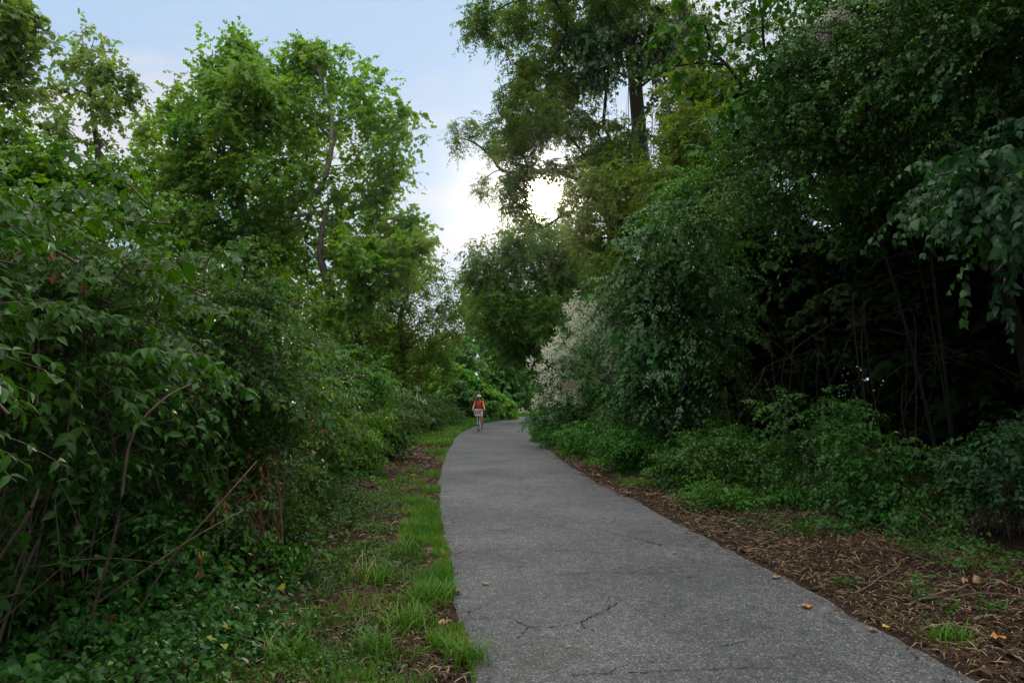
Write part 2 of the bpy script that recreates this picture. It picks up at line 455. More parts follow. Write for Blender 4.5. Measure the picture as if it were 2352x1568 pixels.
    if flowers is not None:
        fa = Acc()
        C2, R2, nf = flowers
        Pf, Df = sample_blobs(rng, C2, R2, max(3, nf // 7), 0.08, zmin, 0.05)
        Pf = np.repeat(Pf + Df * 0.20, 7, 0) + rng.normal(0, 0.15, (max(3, nf // 7) * 7, 3)) * (1, 0.6, 1.1); nf = len(Pf)
        k = 22
        o = np.repeat(Pf, k, 0) + rng.normal(0, 0.06, (nf * k, 3))
        put_leaves(fa, o, rng.normal(size=o.shape), rng.normal(size=o.shape), fsize * (0.7 + 0.6 * rng.random(len(o))), fsize * (0.6 + 0.5 * rng.random(len(o))), 'far', rng.random(len(o)))
        fa.build('blossom', M['flower'], root, base)
    if dead:
        da = Acc()
        k = rng.choice(n, dead, replace=False)
        o = np.repeat(P[k], 7, 0) + rng.normal(0, 0.06, (dead * 7, 3))
        put_leaves(da, o, rng.normal(0, 0.4, o.shape) + (0, 0, -1), rng.normal(size=o.shape), np.full(len(o), 0.07), np.full(len(o), 0.035), 'mid', rng.random(len(o)))
        da.build('dead_leaves', M['deadleaf'], root, base)
    return root

# ================================================================== SETTING
PL = np.array([(-12, -0.1), (1, -0.1), (3.0, -0.12)] + [tuple(G(u, v)[[1, 0]]) for u, v in
      [(1100, 1568), (1062, 1480), (1044, 1400), (1034, 1300), (1016, 1230), (1009, 1170), (1011, 1100), (1020, 1050), (1036, 1020)]]
      + [(29.5, -2.25), (33, -2.15), (38, -2.0), (43, -1.6), (48, -0.9), (54, -0.2)])
PRT = np.array([(-12, 2.7), (1, 2.75)] + [tuple(G(u, v)[[1, 0]]) for u, v in
      [(2290, 1568), (2180, 1532), (2085, 1518), (1950, 1400), (1850, 1344), (1764, 1311), (1660, 1255), (1510, 1180), (1447, 1139), (1390, 1117), (1330, 1080), (1282, 1050)]]
      + [(25, 1.0), (29, 0.72), (33, 0.75), (38, 0.95), (43, 1.4)])

def px(tab, y):
    return np.interp(y, tab[:, 0], tab[:, 1])

rng = np.random.default_rng(3)
# path: ribs from behind the camera to the bend and away beyond it
ys = np.concatenate([np.arange(-10, 14, 0.12), np.arange(14, 43.01, 0.35)])
Lp = np.stack([px(PL, ys), ys], 1); Rp = np.stack([px(PRT, ys), ys], 1)
def wob(n, amp, k):
    a = rng.normal(0, 1, n + 40); w = np.ones(k) / k
    return amp * np.convolve(a, w, 'same')[20:20 + n] * math.sqrt(k)
def soften(a):
    k = 17; p = np.concatenate([np.full(k, a[0]), a, a[-1] + (a[-1] - a[-2]) * np.arange(1, k + 1)])
    w = np.hanning(2 * k + 1); w /= w.sum()
    return np.convolve(p, w, 'valid')
Lp[:, 0] = soften(Lp[:, 0]) + wob(len(ys), 0.006, 3) + wob(len(ys), 0.007, 1)
Rp[:, 0] = soften(Rp[:, 0]) + wob(len(ys), 0.008, 3) + wob(len(ys), 0.009, 1)
PL = np.stack([np.concatenate([ys, PL[-2:, 0]]), np.concatenate([Lp[:, 0], PL[-2:, 1]])], 1)
PRT = np.stack([ys, Rp[:, 0]], 1)
bl = smooth_line([(-1.6, 43), (-0.9, 48), (0.0, 54), (1.6, 58.5), (5, 61.5), (12, 63.5), (24, 65), (40, 66)], 40)[1:]
br = smooth_line([(1.4, 43), (2.1, 46.5), (3.4, 50), (5.5, 53.5), (8.5, 56.5), (14, 58.8), (25, 60.4), (40, 61.5)], 40)[1:]
Lp = np.vstack([Lp, bl]); Rp = np.vstack([Rp, br])
NC = 12
t = np.linspace(0, 1, NC + 1)[None, :, None]
S = Lp[:, None] * (1 - t) + Rp[:, None] * t
Z = 0.006 + 0.012 * np.sin(t[..., 0] * math.pi) + 0 * S[..., 0]
Vp = np.concatenate([S, Z[..., None]], -1)
nr = len(S); i = np.arange(nr - 1)[:, None]; j = np.arange(NC)[None]
Fq = np.stack([i * (NC + 1) + j, i * (NC + 1) + j + 1, (i + 1) * (NC + 1) + j + 1, (i + 1) * (NC + 1) + j], -1).reshape(-1, 4)
pa = Acc(); pa.add(Vp.reshape(-1, 3), Fq)
# the broken edge drops into the soil
for side in (0, NC):
    e = Vp[:, side]; e2 = e.copy(); e2[:, 2] = -0.06
    n = len(e); q = np.arange(n - 1)
    pa.add(np.concatenate([e, e2]), np.stack([q, q + 1, q + 1 + n, q + n], 1))

def asphalt():
    m, nt, N, L = newmat('asphalt')
    tc = N.new('ShaderNodeNewGeometry'); P = tc.outputs['Position']
    def mul(a, b):
        x = N.new('ShaderNodeMix'); x.data_type = 'RGBA'; x.blend_type = 'MULTIPLY'; x.inputs['Factor'].default_value = 1
        L.new(a, x.inputs[6]); L.new(b, x.inputs[7]); return x.outputs[2]
    v1 = N.new('ShaderNodeTexVoronoi'); v1.inputs['Scale'].default_value = 95; L.new(P, v1.inputs['Vector'])
    r1 = ramp(N, [(0.0, (0.027, 0.028, 0.030)), (0.45, (0.066, 0.067, 0.070)), (0.76, (0.114, 0.115, 0.118)), (0.95, (0.25, 0.247, 0.243))])
    L.new(v1.outputs['Color'], r1.inputs['Fac'])
    n1 = noise(N, L, P, 0.55, 5, 0.62)
    r2 = ramp(N, [(0.30, (0.62, 0.62, 0.63)), (0.52, (1.0, 1.0, 1.0)), (0.72, (1.30, 1.28, 1.24))]); L.new(n1.outputs['Fac'], r2.inputs['Fac'])
    n3 = noise(N, L, P, 9, 5, 0.7)
    r4 = ramp(N, [(0.32, (0.70, 0.70, 0.70)), (0.66, (1.22, 1.22, 1.2))]); L.new(n3.outputs['Fac'], r4.inputs['Fac'])
    # old brown stains
    n4 = noise(N, L, P, 1.7, 6, 0.7, 0.8)
    r5 = ramp(N, [(0.54, (1, 1, 1)), (0.68, (0.70, 0.60, 0.50))]); L.new(n4.outputs['Fac'], r5.inputs['Fac'])
    c = mul(mul(mul(r1.outputs['Color'], r2.outputs['Color']), r4.outputs['Color']), r5.outputs['Color'])
    p = N.new('ShaderNodeBsdfPrincipled'); L.new(c, p.inputs['Base Color'])
    p.inputs['Roughness'].default_value = 0.68; p.inputs['Specular IOR Level'].default_value = 0.35
    b = N.new('ShaderNodeBump'); b.inputs['Strength'].default_value = 0.7; b.inputs['Distance'].default_value = 0.005; b.invert = True
    L.new(v1.outputs['Distance'], b.inputs['Height'])
    L.new(b.outputs['Normal'], p.inputs['Normal'])
    o = N.new('ShaderNodeOutputMaterial'); L.new(p.outputs[0], o.inputs['Surface'])
    return m
M['asphalt'] = asphalt()
path = tag(pa.build('path', M['asphalt'], None, (0, 0, 0), False), kind='structure')

# cracks in the asphalt: thin dark ragged strips
M['crack'] = plainmat('crack_dirt', (0.012, 0.012, 0.013), 0.95, 0, 0.05)
ca = Acc()
def crack(pts, w):
    P = np.array([G(u, v) for u, v in pts])
    P = smooth_line(P, 9 * len(pts))
    n = len(P)
    P[:, :2] += np.random.default_rng(int(P[0, 1] * 100)).normal(0, 0.008, (n, 2))
    tn = unit(np.gradient(P, axis=0)); sd = np.stack([-tn[:, 1], tn[:, 0], 0 * tn[:, 0]], 1)
    ww = 0.55 * w * (0.15 + 1.1 * np.random.default_rng(n + 5).random(n) ** 1.5) + 0 * (0.3 + np.random.default_rng(n).random(n)) * np.sin(np.linspace(0.1, math.pi - 0.1, n))[:] ** 0.5
    xl, xr = px(PL, P[:, 1]), px(PRT, P[:, 1])
    z = 0.010 + 0.012 * np.sin(np.clip((P[:, 0] - xl) / (xr - xl), 0, 1) * math.pi)
    A = P + sd * ww[:, None]; B = P - sd * ww[:, None]; A[:, 2] = z; B[:, 2] = z
    q = np.arange(n - 1)
    ca.add(np.concatenate([A, B]), np.stack([q, q + 1, q + 1 + n, q + n], 1))
crack([(1188, 1430), (1215, 1442), (1280, 1443), (1330, 1434), (1365, 1418), (1400, 1400), (1418, 1388)], 0.011)
crack([(1330, 1320), (1390, 1318), (1450, 1321), (1530, 1322), (1600, 1332)], 0.008)
crack([(1180, 1305), (1240, 1302), (1290, 1300)], 0.007)
crack([(1410, 1228), (1450, 1237), (1490, 1246), (1520, 1255)], 0.010)
crack([(1310, 1554), (1400, 1552), (1560, 1546), (1700, 1540), (1790, 1543)], 0.008)
crack([(1660, 1490), (1690, 1483), (1710, 1475)], 0.006)
crack([(1560, 1255), (1600, 1257), (1625, 1259)], 0.008)
crack([(1330, 1434), (1345, 1446), (1365, 1452)], 0.006)
crack([(1215, 1442), (1200, 1456), (1190, 1468)], 0.006)
crack([(1400, 1400), (1395, 1386), (1402, 1376)], 0.005)
crack([(1450, 1321), (1470, 1312), (1500, 1306)], 0.005)
crack([(1400, 1552), (1430, 1536), (1500, 1524)], 0.006)
ca.build('crack', M['crack'], path)

# ground: one sheet to the horizon, fine near the camera
def gmask(x, y):
    yy = np.clip(y, -12, 43)
    marg = 0.04 + 0.035 * np.abs(y)
    d = np.maximum(px(PL, yy) - x, x - px(PRT, yy)) - marg
    # beyond the bend keep everything low
    return np.clip(d / 1.2, 0, 1) * np.clip((44 - y) / 6, 0, 1)
u = np.linspace(-1, 1, 220); gx = np.sinh(u * 7.2) / math.sinh(7.2) * 700
gy = np.sinh(u * 7.2) / math.sinh(7.2) * 700 + 6
XX, YY = np.meshgrid(gx, gy)
def bumps(x, y):
    return 0.03 * np.sin(x * 2.1 + 1.3 * np.sin(y * 1.1)) + 0.025 * np.sin(y * 2.7 + 1.7 * x) + 0.015 * np.sin(x * 6.3) * np.sin(y * 5.1)
def gz(x, y):
    return -0.012 + gmask(x, y) * (0.05 + bumps(x, y))
ga = Acc()
nn = len(gx); i = np.arange(nn - 1)[:, None]; j = np.arange(nn - 1)[None]
ga.add(np.stack([XX, YY, gz(XX, YY)], -1).reshape(-1, 3), np.stack([i * nn + j, i * nn + j + 1, (i + 1) * nn + j + 1, (i + 1) * nn + j], -1).reshape(-1, 4))
def soil():
    m, nt, N, L = newmat('forest_soil')
    g = N.new('ShaderNodeNewGeometry')
    n1 = noise(N, L, g.outputs['Position'], 9, 6, 0.7, 0.6)
    r1 = ramp(N, [(0.3, (0.010, 0.007, 0.005)), (0.52, (0.032, 0.019, 0.012)), (0.72, (0.085, 0.050, 0.031))])
    L.new(n1.outputs['Fac'], r1.inputs['Fac'])
    p = N.new('ShaderNodeBsdfPrincipled'); L.new(r1.outputs['Color'], p.inputs['Base Color'])
    p.inputs['Roughness'].default_value = 0.95; p.inputs['Specular IOR Level'].default_value = 0.15
    n2 = noise(N, L, g.outputs['Position'], 60, 4, 0.7)
    b = N.new('ShaderNodeBump'); b.inputs['Strength'].default_value = 0.8; b.inputs['Distance'].default_value = 0.02
    L.new(n2.outputs['Fac'], b.inputs['Height']); L.new(b.outputs['Normal'], p.inputs['Normal'])
    o = N.new('ShaderNodeOutputMaterial'); L.new(p.outputs[0], o.inputs['Surface'])
    return m
tag(ga.build('ground', soil(), None, (0, 0, 0), True), kind='structure')

def blades(acc, rng, x, y, h, w, lean=0.5, ribs=3):
    n = len(x)
    a = rng.random(n) * 2 * math.pi
    dirx = np.stack([np.cos(a), np.sin(a)], 1); sd = np.stack([-np.sin(a), np.cos(a)], 1)
    ln = lean * (0.3 + rng.random(n)) * h
    z0 = gz(x, y)
    rows = []
    for k in range(ribs):
        t = k / ribs
        c = np.stack([x + dirx[:, 0] * ln * t * t, y + dirx[:, 1] * ln * t * t, z0 + h * (t - 0.25 * t * t * lean)], 1)
        ww = (w * (1 - 0.6 * t * t))[:, None]
        off = np.concatenate([sd * ww, np.zeros((n, 1))], 1)
        rows += [c - off, c + off]
    tip = np.stack([x + dirx[:, 0] * ln, y + dirx[:, 1] * ln, z0 + h * (1 - 0.25 * lean)], 1)
    nv = ribs * 2 + 1
    Vx = np.stack(rows + [tip], 1).reshape(-1, 3)
    b = (np.arange(n) * nv)[:, None]
    r = np.clip(0.65 * vnoise(x * 3, y * 3, 1.0) + 0.4 * rng.random(n), 0, 1)
    for k in range(ribs - 1):
        q = np.array([[2 * k, 2 * k + 1, 2 * k + 3, 2 * k + 2]]) + b
        acc.add(Vx if k == 0 else np.zeros((0, 3)), q if k == 0 else q - 0, r)
        if k == 0: base_n = acc.n - len(Vx)
        else: acc.f[-1] = q + base_n
    q = np.array([[2 * ribs - 2, 2 * ribs - 1, 2 * ribs]]) + b
    acc.add(np.zeros((0, 3)), q, r); acc.f[-1] = q + base_n

# grass strip along the path's far-side edge (dense, bright) and thin grass over the verge
rng = np.random.default_rng(21)
gr = Acc()
def strip(n, y0, y1, pw, off0, off1, thr, h0, h1, w, ns=0.5, tab=PL, sgn=-1):
    y = y0 * (y1 / y0) ** rng.random(n)
    o = off0 + (off1 - off0) * rng.random(n) ** pw
    x = px(tab, y) + sgn * o
    k = vnoise(x + 7, y + 3, ns) > thr + 0.25 * (o / off1)
    x, y = x[k], y[k]
    blades(gr, rng, x, y, h0 + (h1 - h0) * rng.random(len(x)), np.full(len(x), w) * (0.7 + 0.6 * rng.random(len(x))) * np.maximum(1, y / 9))
strip(24000, 3.6, 8.0, 0.8, -0.02, 0.30, 0.34, 0.05, 0.13, 0.0030)
strip(9000, 8.2, 11.5, 0.8, 0.0, 0.5, 0.15, 0.06, 0.14, 0.0030)
strip(28000, 3.6, 16, 0.9, 0.2, 1.5, 0.42, 0.03, 0.10, 0.0030, 0.45)
strip(9000, 3.4, 4.9, 0.9, 0.2, 1.5, 0.30, 0.03, 0.10, 0.0030, 0.5)
strip(12000, 11, 28, 0.9, -0.02, 0.8, 0.52, 0.06, 0.16, 0.0035, 0.8)
strip(24000, 24, 44, 0.8, -0.05, 1.7, 0.10, 0.10, 0.26, 0.0045, 1.0)
strip(9000, 24, 43, 0.8, -0.05, 0.7, 0.15, 0.10, 0.25, 0.0045, 1.0, PRT, 1)
strip(3500, 13, 20, 0.8, 0.35, 0.9, 0.45, 0.06, 0.18, 0.0035, 0.7, PRT, 1)
# far verge beyond the bend
s = rng.random(16000); c = smooth_line(bl, 200); c = np.vstack([[(-1.6, 43)], c])
idx = (s * 110).astype(int); offs = rng.random(16000) * 2.2
x = c[idx, 0] - offs * 0.75 + rng.normal(0, 0.1, 16000); y = c[idx, 1] + offs * 0.6 + rng.normal(0, 0.1, 16000)
blades(gr, rng, x, y, 0.15 + 0.25 * rng.random(16000), np.full(16000, 0.018))
tag(gr.build('grass', M['grass']), 'bright green grass growing in patches along both verges of the path', 'grass', None, 'stuff')

# litter: bark flakes, straw and needles lying on the bare soil
la_ = Acc()
def litter(n, y0, y1, tab, sgn, off0, off1, thr, s0, s1, pw=1.0):
    y = y0 * (y1 / y0) ** rng.random(n)
    o = off0 + (off1 - off0) * rng.random(n) ** pw
    x = px(tab, y) + sgn * o
    k = vnoise(x + 31, y + 11, 0.6) > thr
    x, y = x[k], y[k]; n = len(x)
    z = np.where((x > px(PL, y)) & (x < px(PRT, y)), 0.02, gz(x, y) + 0.008 + 0.02 * rng.random(n))
    b = np.stack([x, y, z], 1)
    a = rng.random(n) * 6.283
    ax = np.stack([np.cos(a), np.sin(a), rng.normal(0, 0.22, n)], 1)
    ln = (s0 + (s1 - s0) * rng.random(n) ** 2)
    stick = rng.random(n) < 0.62
    wd = np.where(stick, 0.005 + 0.0005 * y, ln * (0.25 + 0.4 * rng.random(n)))
    ln = np.where(stick, ln * 2.3, ln * 0.6)
    r = np.where(stick, rng.random(n) ** 0.5, rng.random(n) * 0.85)
    nr_ = rng.normal(0, 0.35, (n, 3)) + (0, 0, 1)
    put_leaves(la_, b, ax, nr_, ln, wd, 'far', r)
litter(900, 2.6, 13, PRT, 1, 0.1, 2.4, 0.0, 0.10, 0.26, 1.0)
litter(500, 3.2, 14, PL, -1, 0.3, 2.2, 0.1, 0.08, 0.20, 1.0)
litter(46000, 2.5, 12, PRT, 1, 0.11, 2.6, 0.0, 0.025, 0.085, 1.1)
litter(9000, 12, 28, PRT, 1, -0.06, 1.6, 0.15, 0.05, 0.13)
litter(40000, 3.2, 14, PL, -1, 0.05, 2.4, 0.12, 0.025, 0.08)
litter(9000, 14, 30, PL, -1, 0.05, 2.2, 0.2, 0.05, 0.12)
litter(1500, 3, 25, PRT, -1, 0.0, 0.35, 0.35, 0.015, 0.05, 2.5)
litter(700, 3, 25, PL, 1, 0.0, 0.25, 0.35, 0.015, 0.05, 2.5)
litter(160, 3.4, 20, PRT, -1, 0.2, 2.6, 0.0, 0.012, 0.03, 1.0)
tag(la_.build('leaf_litter', M['litter']), 'brown dry litter of straw, bark and leaf bits beside the asphalt', 'leaf litter', None, 'stuff')

# low creeping ground cover between the grass and the shrubs
gc = Acc()
def cover(n, y0, y1, tab, sgn, off0, off1, thr, h, size, tpl='heart', ns=0.6):
    y = y0 * (y1 / y0) ** rng.random(n); o = off0 + (off1 - off0) * rng.random(n) ** 0.7
    x = px(tab, y) + sgn * o
    hgt = vnoise(x + 50, y + 9, ns)
    k = hgt > thr; x, y, hgt, o = x[k], y[k], hgt[k], o[k]; n = len(x)
    top = h * (hgt - thr) / (1 - thr) * np.clip((o - off0) / (0.4 * (off1 - off0)) + 0.25, 0, 1) + 0.03
    z = gz(x, y) + top * (0.25 + 0.75 * rng.random(n) ** 0.5)
    a = rng.random(n) * 6.283
    ax = np.stack([np.cos(a), np.sin(a), -0.35 + rng.normal(0, 0.25, n)], 1)
    ln = size * np.exp(rng.normal(0, 0.28, n)) * np.maximum(1, y / 14)
    put_leaves(gc, np.stack([x, y, z], 1), ax, rng.normal(0, 0.4, (n, 3)) + (0, -0.15, 1), ln, ln * 0.75, tpl, rng.random(n))
cover(9000, 3.2, 8.5, PL, -1, 1.2, 3.8, 0.42, 0.60, 0.050, 'heart', 0.9)
cover(5000, 3.2, 8.5, PL, -1, 1.0, 3.4, 0.40, 0.40, 0.036, 'mid', 0.5)
cover(11000, 3.3, 14, PL, -1, 0.36, 1.9, 0.38, 0.20, 0.034, 'mid', 0.45)
cover(9000, 3.4, 12, PL, -1, 0.03, 1.1, 0.40, 0.07, 0.018, 'mid', 0.4)
cover(9000, 8, 30, PL, -1, 1.0, 2.6, 0.35, 0.40, 0.05, 'mid')
cover(4500, 4, 11, PRT, 1, 1.1, 2.8, 0.58, 0.22, 0.042, 'mid')
cover(8000, 8.5, 30, PRT, 1, 0.55, 2.0, 0.48, 0.40, 0.05, 'mid')
tag(gc.build('ground_cover', M['vine']), 'low creeping vine leaves carpeting the ground under the shrubs', 'ground cover', None, 'stuff')

# ================================================================== NEAR HEDGE BESIDE THE PATH (the cyclist's side)
HL = 'shrubs lining the verge on the cyclist\'s side'
def lshrub(i, name, label, x, y, rx, ry, h, n, leaf='honey', size=0.065, tpl='mid', flowers=False, K=5, shoots=3, nst=22, stem='stem', zmin=0.1, dead=4, L=0.42, base=None, lumps=8, fs=0.03, twigs=True, asp=0.48, ang=1.0, out=0.8, lines=None, extra_blobs=None, leaf2=('vine', 'heart', 0.75, 0.85, 0.62)):
    rr = np.random.default_rng(100 + i)
    C, Rr = dome(x, y, rx, ry, h, rr, lumps=lumps)
    if extra_blobs is not None:
        C = np.vstack([C, extra_blobs[0]]); Rr = np.vstack([Rr, extra_blobs[1]])
    fl = None
    if flowers:
        k = Rr[:, 2] > 0
        fl = (C[1:] + np.array([0.1, -0.15, 0.1]), Rr[1:], flowers)
    return shrub(name, label, 'shrub', base or (x, y, 0), C, Rr, int(n * 1.35), K, L, size, asp, tpl, M[leaf], M[stem], 200 + i, HL, 0.30, zmin, nst=nst, st_r=0.008, shoots=shoots, flowers=fl, dead=dead, twigs=twigs, spread=0.5, fsize=fs, ang=ang, out=out, lines=lines, leaf2=leaf2)

lshrub(1, 'honeysuckle_shrub', 'large-leaved honeysuckle with long drooping leaves, closest to the camera', -2.80, 2.70, 1.10, 1.15, 3.15, 760, 'honey', 0.070, 'near', K=6, L=0.46, zmin=1.6, nst=2, asp=0.44, shoots=2)
lshrub(2, 'honeysuckle_shrub', 'dark honeysuckle shrub with pale arching stems, right behind the closest one', -3.35, 5.0, 1.35, 1.3, 3.15, 1700, 'honey', 0.068, 'near', K=5, nst=26, dead=5, lines=[
    ([V(210, 1420, 4.3), V(270, 1200, 4.0), V(300, 1010, 3.9), V(370, 920, 4.0), V(440, 880, 4.2)], 0.009, 0.004),
    ([V(300, 1440, 4.6), V(380, 1300, 4.4), V(500, 1160, 4.4), V(590, 1058, 4.6)], 0.008, 0.003),
    ([V(215, 1390, 4.5), V(330, 1310, 4.3), V(450, 1230, 4.4), V(560, 1170, 4.6)], 0.007, 0.003),
    ([V(0, 1280, 3.4), V(60, 1190, 3.3), V(90, 1120, 3.3)], 0.009, 0.005)])
lshrub(3, 'honeysuckle_shrub', 'tall dense honeysuckle shrub with bare brown stems showing at its foot', -3.25, 7.3, 1.35, 1.3, 3.1, 2600, 'honey', 0.066, K=5, nst=30, dead=6)
lshrub(4, 'honeysuckle_shrub', 'broad honeysuckle shrub with upright shoots on top, below the tall sycamore', -3.35, 9.7, 1.35, 1.4, 3.0, 2700, 'honey_light', 0.066, shoots=7)
lshrub(5, 'honeysuckle_shrub', 'mid-height glossy honeysuckle shrub midway along the hedge', -3.75, 12.3, 1.4, 1.5, 3.0, 2600, 'honey', 0.068, shoots=4)
lshrub(6, 'honeysuckle_shrub', 'yellowish honeysuckle shrub where the hedge top begins to slope down', -4.0, 15.2, 1.45, 1.6, 2.85, 2400, 'honey_light', 0.07, shoots=6)
lshrub(7, 'privet_shrub', 'lower leafy shrub with brown dead stems facing the path', -4.35, 18.6, 1.5, 1.8, 2.35, 2200, 'honey', 0.07, dead=16, shoots=4)
lshrub(8, 'privet_shrub', 'low rounded shrub beside brown brush, two before the flowering ones', -4.5, 22.4, 1.5, 1.9, 1.85, 1900, 'vine', 0.075, dead=10, shoots=5)
lshrub(9, 'clematis_bush', 'low vine bush speckled with small white blossoms before the cyclist', -4.6, 26.5, 1.5, 2.0, 1.65, 1700, 'vine', 0.08, shoots=3, flowers=14, fs=0.045)
lshrub(10, 'clematis_bush', 'low bush with white blossom patches right beside the cyclist', -4.2, 31.5, 1.4, 2.0, 1.55, 1500, 'honey', 0.085, shoots=2, flowers=28, fs=0.045)
lshrub(11, 'weedy_bush', 'grey-green low bush behind the cyclist where the path bends', -4.0, 37.5, 1.5, 2.4, 1.6, 1400, 'vine', 0.09, shoots=2, twigs=False)
lshrub(12, 'brush_shrub', 'half-dead brown brush with thin upright stems beside the grass strip', -3.1, 18.9, 0.55, 0.8, 1.35, 420, 'honey', 0.06, nst=70, stem='stem_red', dead=40, shoots=0, zmin=0.5)
lshrub(13, 'brush_shrub', 'sheaf of bare russet stems at the foot of the tall hedge', -2.15, 6.5, 0.40, 0.45, 1.15, 90, 'vine', 0.05, nst=60, stem='stem_red', dead=12, shoots=0, zmin=0.55, L=0.25)
# second row, taller
lshrub(14, 'mulberry_shrub', 'tall light green shrub rising behind the first honeysuckles', -5.9, 7.6, 1.8, 1.6, 4.1, 2300, 'honey_light', 0.085, 'heart', asp=0.7, K=4)
lshrub(15, 'mulberry_shrub', 'bright yellow-green shrub tip standing above the hedge under the big sycamore', -6.0, 11.6, 1.9, 1.7, 4.2, 2300, 'honey_light', 0.088, 'heart', asp=0.7, K=4)
lshrub(16, 'mulberry_shrub', 'dark shrub behind the sloping part of the hedge', -6.8, 17, 2.2, 2.2, 4.0, 2200, 'dusk', 0.095, K=4, twigs=False)
lshrub(17, 'mulberry_shrub', 'dark shrub below the pinnate trees at the end of the hedge', -7.6, 24, 2.2, 2.6, 3.4, 2000, 'dusk', 0.1, K=4, twigs=False)

# ================================================================== TREES ON THE CYCLIST'S SIDE
GT = 'trees behind the hedge'
def gpos(u, d):
    p = V(u, 905, d); return (p[0], p[1], 0.0)
B_main = [(715, 125, 40), (690, 190, 75), (800, 185, 65), (860, 240, 65), (760, 280, 105), (880, 330, 75), (925, 265, 32), (900, 420, 55), (650, 300, 90), (700, 400, 100), (820, 430, 95), (760, 520, 90), (640, 480, 90), (880, 530, 55), (945, 525, 42), (830, 590, 80), (720, 600, 60), (660, 580, 80), (920, 580, 55), (690, 135, 40), (628, 200, 55), (640, 250, 60)]
C, Rr = blobs_view(B_main, 32, 1.0, 1.25, RNG, 0.7)
tree('sycamore_tree', 'tallest bright green sycamore with pale forked limbs against the sky', 'tree', gpos(690, 32.5),
     [V(640, 650, 32), V(618, 520, 32), V(668, 465, 31.6), V(733, 437, 31.4), V(750, 390, 31.4), V(762, 330, 31.4), V(760, 250, 31.6), V(735, 175, 31.8), V(716, 110, 32)],
     [0.26, 0.22, 0.18, 0.16, 0.145, 0.13, 0.11, 0.085, 0.06, 0.03], C, Rr, 420, 10, 4, 0.17, 0.95, 'lobe', M['syc'], M['bark_pale'], 31, 0.85, 0.50, GT, tip_r=0.011, clear=[(675, 460, 36, 32), (715, 440, 36, 32), (752, 395, 32, 31.9), (762, 330, 28, 31.8), (762, 260, 20, 31.7), (740, 590, 26, 33)])
B_left = [(545, 125, 42), (495, 165, 45), (560, 190, 70), (480, 235, 70), (600, 260, 60), (540, 300, 90), (420, 320, 60), (390, 260, 36), (335, 300, 34), (460, 400, 90), (560, 430, 100), (365, 390, 60), (330, 480, 60), (480, 520, 100), (400, 560, 90), (580, 560, 80), (560, 640, 80), (480, 640, 80)]
C, Rr = blobs_view(B_left, 30, 1.0, 1.25, RNG, 0.7)
tree('sycamore_tree', 'wide sycamore crown joined to the tallest one, with a lower peak', 'tree', gpos(560, 30.5),
     [V(575, 640, 30), V(560, 500, 30), V(535, 350, 30), V(545, 230, 30), V(545, 140, 30)], [0.28, 0.25, 0.2, 0.14, 0.08, 0.03], C, Rr, 400, 10, 4, 0.17, 0.95, 'lobe', M['syc'], M['bark_pale'], 32, 0.85, 0.50, GT, tip_r=0.010)
B_c = [(760, 560, 50), (830, 640, 60), (700, 650, 60), (900, 610, 60), (960, 560, 30), (780, 700, 60), (850, 580, 60)]
C, Rr = blobs_view(B_c, 29, 1.0, 1.2, RNG, 0.5)
tree('sycamore_tree', 'small sycamore with a dark leaning trunk below the tallest crown', 'tree', gpos(775, 29),
     [V(762, 720, 29), V(750, 640, 29), V(735, 592, 29), V(738, 540, 29.1), V(748, 480, 29.3)], [0.22, 0.2, 0.17, 0.14, 0.1, 0.05], C, Rr, 90, 8, 4, 0.19, 0.95, 'lobe', M['syc'], M['bark'], 33, 0.7, 0.4, GT, clear=[(737, 560, 40, 40), (745, 620, 45, 40), (715, 610, 40, 40)])
B_t = [(205, 105, 38), (165, 140, 38), (235, 150, 38), (190, 200, 55), (140, 230, 45), (305, 165, 24), (285, 195, 30), (318, 205, 20), (250, 240, 40), (180, 290, 55), (230, 320, 40), (120, 300, 40), (290, 230, 20)]
C, Rr = blobs_view(B_t, 26, 1.0, 1.2, RNG, 0.5)
tree('sycamore_tree', 'sparse pale sycamore with sky showing through its leaves', 'tree', gpos(225, 26.5),
     [V(230, 560, 26), V(228, 400, 26), V(222, 320, 26), V(208, 220, 26), V(212, 120, 26)], [0.2, 0.17, 0.13, 0.1, 0.06, 0.02], C, Rr, 84, 6, 3, 0.17, 0.95, 'lobe', M['syc_thin'], M['bark'], 34, 0.6, 0.4, GT, tip_r=0.010)
B_tl = [(0, 40, 70), (55, 60, 45), (85, 30, 24), (40, 130, 55), (0, 210, 80), (100, 95, 18), (60, 200, 50), (-60, 120, 120)]
C, Rr = blobs_view(B_tl, 19, 1.0, 1.2, RNG, 0.4)
tree('sycamore_tree', 'sycamore crown in the top corner above the closest honeysuckle', 'tree', gpos(-70, 19.5),
     [V(-70, 500, 19), V(-60, 300, 19), V(-40, 130, 19), V(-20, 0, 19)], [0.22, 0.18, 0.14, 0.09, 0.04], C, Rr, 84, 7, 3, 0.16, 0.95, 'lobe', M['syc_thin'], M['bark'], 35, 0.5, 0.4, GT)
B_m = [(150, 400, 75), (60, 400, 85), (280, 420, 60), (20, 320, 60), (200, 470, 80), (340, 500, 60), (90, 500, 90), (-60, 420, 100)]
C, Rr = blobs_view(B_m, 14.5, 1.0, 1.2, RNG, 0.5)
tree('mulberry_tree', 'low leafy tree filling the space under the sparse sycamore', 'tree', gpos(150, 15),
     [V(150, 700, 14.6), V(140, 540, 14.5), V(130, 440, 14.5)], [0.14, 0.12, 0.1, 0.04], C, Rr, 130, 9, 4, 0.11, 0.75, 'heart', M['honey_light'], M['bark'], 36, 0.45, 0.4, GT)
